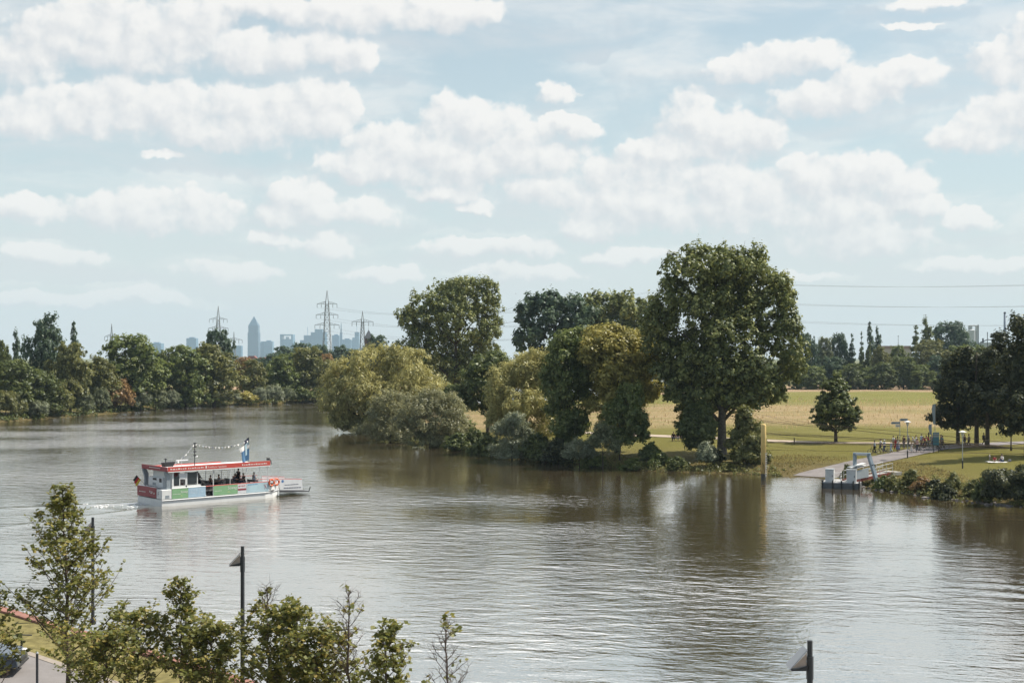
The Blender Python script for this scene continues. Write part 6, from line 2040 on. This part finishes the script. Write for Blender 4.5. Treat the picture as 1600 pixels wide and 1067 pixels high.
for px, top, Y, lb in ((1446.5, 491, 900, "thin mast sticking up behind the stout poplar"), (1403.5, 524, 900, "thin lamp mast above the far hall roof")):
    o = thing("mast", lb, "mast", ((px - 800) / F * Y, Y, 0))
    MB().tube([(0, 0, 0), (0, 0, H - (top - HY) / F * Y)], .2, 5, .12).build("pole", M_DARK, o)
    MB().box(-.5, .5, -.2, .2, H - (top + 1 - HY) / F * Y - .3, H - (top + 1 - HY) / F * Y).build("antenna", M_DARK, o)
o = thing("far_hall", "low reddish roofed hall behind the field edge trees", "hall", ((1393 - 800) / F * 1000, 1000, 0))
MB().box(-9, 14, -6, 6, 0, H - (545 - HY) * .5).build("wall", pmat("hall_wall", (.5, .42, .36), .9), o)
MB().extrude_xz([(-9.5, H + 6.4), (14.5, H + 6.4), (13, H + 8.8), (-8, H + 8.8)], -6.5, 6.5).build("roof", pmat("hall_roof", (.33, .22, .18), .9), o)

# ------------------------------------------------------------------ birds
for px, py, Y in ((806, 459, 160), (860, 447, 170)):
    c = at(px, py, Y)
    o = thing("bird", {806: "lower left of two tiny dark birds above the blue green poplars", 860: "upper right of two tiny dark birds above the blue green poplars"}[px], "bird", c, px * .7, "birds in the sky", (.6, .6, .6))
    MB().lathe([(.01, -.16), (.05, -.05), (.055, .05), (.03, .13), (.008, .2)], 7).build("body", M_DARK, o).rotation_euler = (0, math.radians(90), 0)
    for s in (-1, 1):
        MB().add([(.06, 0, .02), (-.08, 0, .02), (-.02, s * .2, .10), (.05, s * .18, .11), (-.06, s * .42, .03)], [(0, 1, 2, 3), (3, 2, 4)]).build("wing", M_DARK, o)
# ------------------------------------------------------------------ near bank: solar lamps, car, scooter, young trees
M_PANEL = pmat("solar_panel", (.30, .31, .33), .35, 0, .06, 3)
M_LAMPM = pmat("lamp_anthracite", (.035, .04, .046), .45, .3, .12, 3)


def solar_lamp(px, top, Y, label, near=True):
    X = (px - 800) / F * Y
    zt = H - (top - HY) / F * Y
    o = thing("solar_lamp", label, "lamp", (X, Y, 2.6), 0, "solar lamps along the quay")
    h = zt - 2.6
    MB().tube([(0, 0, -.2), (0, 0, .05), (0, 0, .06), (0, 0, h - .95)], [.16, .16, .085, .075], 10).build("pole", M_LAMPM, o, smooth=False)
    MB().tube([(0, 0, h - .96), (0, 0, h - .40)], .092, 10).build("sleeve", M_LAMPM, o)
    MB().tube([(0, 0, h - .41), (0, 0, h)], .068, 10).build("pole_top", M_LAMPM, o)
    # wedge shaped lamp head with the panel on its sloping top
    hd = MB().extrude_xz([(-.06, h - .62), (-.10, h - .74), (-.47, h - .745), (-.49, h - .725)], -.10, .10).build("lamp_head", M_LAMPM, o)
    sp = MB()
    a, c = Vector((-.06, 0, h - .24)), Vector((-.50, 0, h - .72))
    nrm = Vector((-.72, 0, .69)) * .02
    vs = []
    for dz in (Vector((0, 0, 0)), nrm):
        for P, y0, y1 in ((a, -.06, .46), (c, -.06, .46)):
            vs += [P + dz + Vector((0, y0, 0)), P + dz + Vector((0, y1, 0))]
    sp.add(vs, [(0, 1, 3, 2), (4, 6, 7, 5), (0, 4, 5, 1), (2, 3, 7, 6), (0, 2, 6, 4), (1, 5, 7, 3)])
    sp.build("solar_panel", M_PANEL, o)
    MB().add([(-.08, -.02, h - .30), (-.08, -.02, h - .62), (-.46, -.02, h - .70)], [(0, 1, 2)]).build("bracket_web", pmat("bracket_pale", (.45, .36, .30), .6), o)
    MB().tube([(0, 0, h - .52), (-.1, 0, h - .52)], .04, 6).build("bracket", M_STEEL, o)
    return o


solar_lamp(379, 853, 48.5, "dark solar lamp standing among the young trees left of the middle")
solar_lamp(1265.5, 1000, 32.0, "dark solar lamp cut by the bottom picture edge at the right")
solar_lamp(145, 808, 60.5, "dark solar lamp half hidden behind the tallest young tree")

# ---- parked car at the left edge
o = thing("parked_car", "dark blue parked car half hidden by leaves at the left edge", "car", (-21.15, 50.2, 2.64), math.radians(8))
PAINT = pmat("car_paint", (.10, .125, .16), .18, .4, .04, 2)
GLS = pmat("car_glass", (.10, .12, .13), .03)
prof = [(-3.9, .35), (-3.95, .75), (-3.7, .95), (-2.9, 1.0), (-2.3, 1.42), (-1.2, 1.48), (-.2, 1.40), (.75, .98), (1.55, .86), (1.85, .70), (1.9, .35)]
bm = bmesh.new()
secs = []
for y, ins in ((-.88, .12), (-.80, .0), (.80, .0), (.88, .12)):
    secs.append([bm.verts.new((x, y * (1 - (.16 if z > 1.0 else 0)), max(.32, z - (ins * .4 if z > .5 else 0)))) for x, z in prof])
for s0, s1 in zip(secs[:-1], secs[1:]):
    for i in range(len(prof)):
        j = (i + 1) % len(prof)
        bm.faces.new((s0[i], s0[j], s1[j], s1[i]))
bm.faces.new(secs[0][::-1])
bm.faces.new(secs[-1])
bmesh.ops.recalc_face_normals(bm, faces=bm.faces[:])
me = bpy.data.meshes.new("body")
bm.to_mesh(me)
bm.free()
me.materials.append(PAINT)
bd = link("body", me, o)
md = bd.modifiers.new("bevel", 'BEVEL')
md.width, md.segments = .07, 3
MB().add([(-.16, -.62, 1.405), (-.16, .62, 1.405), (.74, .74, 1.005), (.74, -.74, 1.005)], [(0, 1, 2, 3)]).build("windscreen", GLS, o)
for s in (-1, 1):
    MB().add([(-.3, s * .735, 1.34), (.5, s * .77, 1.03), (-2.7, s * .77, 1.03), (-2.2, s * .735, 1.36)], [(0, 1, 2, 3)]).build("side_window", GLS, o)
    MB().box(1.66, 1.90, s * .60 - .17, s * .60 + .17, .62, .76, .04).build("headlight", M_WHITE, o)
    MB().box(.42, .60, s * .98 - .10, s * .98 + .10, 1.0, 1.14, .04).build("wing_mirror", M_BLACK, o)
    for x in (1.05, -2.75):
        w = MB().lathe([(.18, -.11), (.32, -.10), (.335, -.05), (.335, .05), (.32, .10), (.18, .11)], 22).build("wheel", M_BLACK, o, (x, s * .80, .335), (math.radians(90), 0, 0))
        MB().lathe([(.05, -.118), (.20, -.115), (.21, 0), (.20, .115), (.05, .118)], 14).build("rim", M_STEEL, w)
MB().box(1.86, 1.93, -.45, .45, .42, .58, .02).build("grille", M_BLACK, o)
MB().box(1.88, 1.94, -.8, .8, .30, .36, .01).build("bumper", M_BLACK, o)

q = gnd(33, 1036, 2.64)
o = thing("kick_scooter", "dark kick scooter parked with its handlebar up beside the car", "scooter", (q.x, q.y, 2.64), math.radians(95))
MB().box(-.75, .05, -.08, .08, .10, .16, .02).build("deck", M_DARK, o)
MB().tube([(.12, 0, .12), (.02, 0, 1.12)], .038, 8).build("stem", M_DARK, o)
MB().tube([(.02, -.42, 1.13), (.02, 0, 1.15), (.02, .42, 1.13)], .024, 6).build("handlebar", M_DARK, o)
for x in (-.82, .16):
    MB().torus((x, 0, .11), .085, .03, 'y', 16, 6).build("wheel", M_BLACK, o)
q = gnd(58, 1066, 2.64)
o = thing("bollard", "slim dark bollard right of the kick scooter", "bollard", (q.x, q.y, 2.64))
MB().tube([(0, 0, -.1), (0, 0, 1.1)], .05, 8).build("post", M_DARK, o)
MB().lathe([(.05, 1.1), (.06, 1.12), (.03, 1.17)], 8).build("cap", M_STEEL, o)


# ---- young trees: trunk, branches, twigs, leaves along the twigs
def young_tree(label, px, top, Y, wpx, seed, leafy=1.0, bare_top=0.0, n_br=34, tint='maple', fill=1.0, zb=2.62, lean=0.0, shape=0.55):
    rng = np.random.default_rng(seed)
    rnd = random.Random(seed)
    X = (px - 800) / F * Y
    h = H - (top - HY) / F * Y - zb
    w = wpx / F * Y / 2 * 1.3
    o = thing("young_tree", label, "tree", (X, Y, zb), 0, "young trees along the near quay")
    wb = MB()
    r0 = .020 * h ** 0.9 * .7
    tr = [Vector((0, 0, -.2))]
    for i in range(1, 13):
        t_ = i / 12
        tr.append(Vector((lean * t_ + rnd.gauss(0, .05) * (1 - abs(2 * t_ - 1)), rnd.gauss(0, .05), h * t_)))
    wb.tube(tr, [r0 * (1 - .93 * i / 12) + .006 for i in range(13)], 7)
    P, N, T = [], [], []

    def trunk_at(t_):
        k = t_ * 12
        i = min(11, int(k))
        return tr[i].lerp(tr[i + 1], k - i)
    for b_ in range(n_br):
        f = .16 + .82 * (b_ + rnd.random()) / n_br
        s = trunk_at(f)
        ang = b_ * 2.39996 + rnd.gauss(0, .4)
        env = (math.sin(math.pi * min(1, .18 + f * .80)) ** .8) * (1.12 - shape * f)
        ln = max(.22, w * env * rnd.uniform(.7, 1.25))
        d = Vector((math.cos(ang), math.sin(ang), .45 + .55 * f)).normalized()
        pts = [s]
        for q in range(5):
            d = (d + Vector((rnd.gauss(0, .10), rnd.gauss(0, .10), .07))).normalized()
            pts.append(pts[-1] + d * ln / 5)
        rb = max(.010, r0 * (1 - f) * .42)
        wb.tube(pts, [rb * (1 - .8 * i / 5) + .004 for i in range(6)], 5, cap=False)
        bare = f > 1 - bare_top or (rnd.random() > leafy)
        for q in range(int(3 + ln * 4)):
            u = .18 + .82 * rnd.random()
            k = u * 5
            i = min(4, int(k))
            p_ = pts[i].lerp(pts[i + 1], k - i)
            td = (d * .5 + Vector((rnd.gauss(0, .7), rnd.gauss(0, .7), .25 + rnd.gauss(0, .35)))).normalized()
            tl = rnd.uniform(.14, .42) * (.7 + .3 * ln)
            e = p_ + td * tl
            m_ = p_.lerp(e, .5) + Vector((rnd.gauss(0, .02), rnd.gauss(0, .02), .02))
            wb.tube([p_, m_, e], [.008, .006, .003], 3, cap=False)
            if bare and rnd.random() < .93:
                for _ in range(2):
                    e2 = m_ + Vector((rnd.gauss(0, .12), rnd.gauss(0, .12), abs(rnd.gauss(0, .12))))
                    wb.tube([m_, e2], [.005, .003], 3, cap=False)
                continue
            for _ in range(int(rnd.uniform(7, 13) * fill)):
                g = rnd.random()
                c = p_.lerp(e, .25 + .85 * g) + Vector((rnd.gauss(0, .085), rnd.gauss(0, .085), rnd.gauss(0, .05)))
                P.append(c)
                N.append((rnd.gauss(0, .4), rnd.gauss(0, .4), .8))
    link("trunk", wb.mesh("young_trunk", TWIG, False), o)
    V = leaves(rng, np.array([tuple(p_) for p_ in P]), np.array(N), .145, .115, 0.25, 0.1, 0.55)
    link("crown", leaf_mesh("young_crown", V, LEAF[tint]), o)
    return o


young_tree("tallest young tree of the near row with ragged airy branches", 108, 764, 46.5, 190, 101, n_br=62, fill=1.0, lean=-.25, shape=.60)
young_tree("young tree with a bare pole like tip second right of the tallest one", 283, 903, 45.0, 105, 102, n_br=34, shape=.55)
young_tree("low bushy young tree between the tallest one and the pole tipped one", 215, 962, 45.5, 120, 103, n_br=34, shape=.25)
young_tree("young tree with twiggy bare top just right of the solar lamp", 418, 918, 43.0, 110, 104, n_br=36, bare_top=.22, shape=.30)
young_tree("yellowish bushy young tree right of the twiggy one", 455, 952, 42.0, 120, 105, n_br=40, shape=.15, fill=1.15)
young_tree("young tree with tall leafless crown tip left of the last leafy one", 545, 920, 39.5, 80, 106, n_br=40, bare_top=.50, leafy=.6, shape=.2)
young_tree("last leafy young tree with drooping side branch", 603, 978, 38.0, 100, 107, n_br=36, shape=.15)
young_tree("sparse nearly leafless young tree at the right end of the row", 697, 963, 36.0, 90, 108, n_br=36, bare_top=.62, leafy=.5, shape=.45)
young_tree("bushy young tree low between solar lamp and pole tipped tree", 330, 985, 44.0, 130, 109, n_br=40, shape=.15, fill=1.1)
young_tree("young tree cut by the left picture edge over the car", -6, 912, 44.5, 80, 110, n_br=26, leafy=.8, shape=.5)
young_tree("low young tree at the bottom edge right of the car", 165, 1000, 43.0, 150, 111, n_br=34, shape=.1)
young_tree("low leafy young tree at the bottom below the leafless crown tip", 500, 990, 41.0, 120, 112, n_br=38, shape=.1)

# ------------------------------------------------------------------ ground cover (nobody could count it)
def undergrowth():
    rng = np.random.default_rng(77)
    L = np.array(RIGHT[7:24], dtype=float)
    seg = np.hypot(*(L[1:] - L[:-1]).T)
    cum = np.concatenate([[0], np.cumsum(seg)])
    n = 3600
    s = rng.random(n) * cum[-1]
    cx, cy = np.interp(s, cum, L[:, 0]), np.interp(s, cum, L[:, 1])
    ang = rng.random(n) * 6.283
    off = np.abs(rng.normal(0, 2.6, n)) + .2
    C = np.stack([cx + np.cos(ang) * off, cy + np.sin(ang) * off], 1)
    d, _ = river_sd(C)
    ok = (d > .15) & (d < 7.5) & (poly_dist(C, SLIP) > 4.2)
    C, d = C[ok], d[ok]
    z = hgt_np(C[:, 0], C[:, 1])
    m = len(C)
    per = 26
    sz = rng.uniform(.35, 1.0, m) * (1.15 - .08 * d) * np.where(C[:, 0] < 30, 1.55, np.where(C[:, 0] > 40, 1.25, .8))
    ci = np.repeat(np.arange(m), per)
    pd = rand_dirs(rng, m * per)
    pd[:, 2] = np.abs(pd[:, 2])
    pos = np.stack([C[ci, 0], C[ci, 1], z[ci]], 1) + pd * (sz[ci] * rng.random(m * per) ** .5)[:, None] * np.array([1, 1, .9])
    V = leaves(rng, pos, pd, .26, .13, -0.0, .3, .6)
    return V


def far_undergrowth():
    rng = np.random.default_rng(78)
    L = np.array(LEFT[8:17], dtype=float)
    seg = np.hypot(*(L[1:] - L[:-1]).T)
    cum = np.concatenate([[0], np.cumsum(seg)])
    n = 1500
    s = rng.random(n) * cum[-1]
    C = np.stack([np.interp(s, cum, L[:, 0]), np.interp(s, cum, L[:, 1])], 1) + rng.normal(0, 4.0, (n, 2))
    d, _ = river_sd(C)
    C = C[(d > .1) & (d < 12)]
    z = hgt_np(C[:, 0], C[:, 1])
    m, per = len(C), 22
    sz = rng.uniform(.8, 2.2, m)
    ci = np.repeat(np.arange(m), per)
    pd = rand_dirs(rng, m * per)
    pd[:, 2] = np.abs(pd[:, 2])
    pos = np.stack([C[ci, 0], C[ci, 1], z[ci]], 1) + pd * (sz[ci] * rng.random(m * per) ** .5)[:, None]
    return leaves(rng, pos, pd, .55, .32, 0, .3, .6)


fu = link("far_undergrowth", leaf_mesh("far_undergrowth", far_undergrowth(), LEAF['dark']))
tag(fu, "dark undergrowth at the foot of the far wooded bank", kind="stuff")
ug = link("bank_undergrowth", leaf_mesh("bank_undergrowth", undergrowth(), LEAF['olive']))
tag(ug, "rough green undergrowth along the near water side of the park bank", kind="stuff")


def blades(name, n, xr, yr, hh, mat, label, dmin=6, seed=5, keep=None):
    rng = np.random.default_rng(seed)
    X, Y = rng.uniform(*xr, n), rng.uniform(*yr, n)
    P = np.stack([X, Y], 1)
    d, _ = river_sd(P)
    ok = (d > dmin) & (np.abs(X / Y) < .46)
    if keep is not None:
        ok &= keep(P)
    X, Y = X[ok], Y[ok]
    z = hgt_np(X, Y)
    a = rng.random(len(X)) * 6.283
    w = .10 * (.5 + rng.random(len(X)))
    h = hh * rng.uniform(.5, 1.3, len(X))
    bx, by = np.cos(a) * w, np.sin(a) * w
    lx, ly = rng.normal(0, .2, len(X)) * h, rng.normal(0, .2, len(X)) * h
    b0 = np.stack([X, Y, z - .03], 1)
    V = np.stack([b0 + np.stack([-bx, -by, 0 * z], 1), b0 + np.stack([bx, by, 0 * z], 1), b0 + np.stack([lx + bx * .3, ly + by * .3, h], 1), b0 + np.stack([lx - bx * .3, ly - by * .3, h], 1)], 1).reshape(-1, 3)
    o = link(name, leaf_mesh(name, V, mat))
    return tag(o, label, kind="stuff")


nopath = lambda P: (poly_dist(P, SLIP) > 3.4) & (river_sd(P)[0] < 4 + 11 * np.clip((P[:, 0] - 28) / 10, 0, 1) * (P[:, 0] < 52))
blades("dry_grass", 5000, (0, 190), (228, 385), .6, leaf_mat("blade_straw", (.40, .30, .15), (.54, .41, .22), (.62, .50, .28), .4), "standing dry straw coloured grass across the field", 12)
blades("rough_grass", 60000, (-12, 70), (128, 200), .17, leaf_mat("blade_bank", (.17, .14, .05), (.29, .23, .09), (.42, .33, .15), .4), "rough grass on the park bank", 1.0, 6, nopath)

st = MB()
_r = random.Random(9)
for _k in range(60):
    t_ = _r.random()
    i = _r.choice((17, 18, 19))
    a, c = Vector(RIGHT[i]), Vector(RIGHT[i + 1])
    p_ = a.lerp(c, t_)
    s_ = _r.uniform(.08, .30)
    bm = bmesh.new()
    bmesh.ops.create_icosphere(bm, subdivisions=1, radius=s_)
    for v in bm.verts:
        v.co = Vector((v.co.x * _r.uniform(.8, 1.4) + p_.x + 0, v.co.y * _r.uniform(.8, 1.3) + p_.y, v.co.z * .7))
    bm.verts.index_update()
    off = Vector((_r.gauss(0, .5), _r.gauss(0, .5), max(-.05, hgt(p_.x, p_.y)) + .05))
    st.add([v.co + off for v in bm.verts], [[v.index for v in f.verts] for f in bm.faces])
    bm.free()
tag(st.build("riprap", pmat("bank_stone", (.20, .18, .165), .9, 0, .3, 3, .3)), "pale stones along the waterline of the park bank", kind="stuff")

# ------------------------------------------------------------------ summer haze over the plain
hz = MB().box(-4200, 4200, -300, 9000, -8.0, 330.0)
me = hz.mesh("haze")
mh = bpy.data.materials.new("haze_air")
mh.use_nodes = True
t = mh.node_tree
t.nodes.clear()
pv = t.nodes.new('ShaderNodeVolumePrincipled')
pv.inputs['Color'].default_value = (0.66, 0.86, 1.0, 1)
pv.inputs['Density'].default_value = 0.00008
pv.inputs['Anisotropy'].default_value = 0.0
om = t.nodes.new('ShaderNodeOutputMaterial')
t.links.new(pv.outputs[0], om.inputs['Volume'])
me.materials.append(mh)
tag(link("haze", me), "thin bluish summer haze over the river plain", kind="stuff")
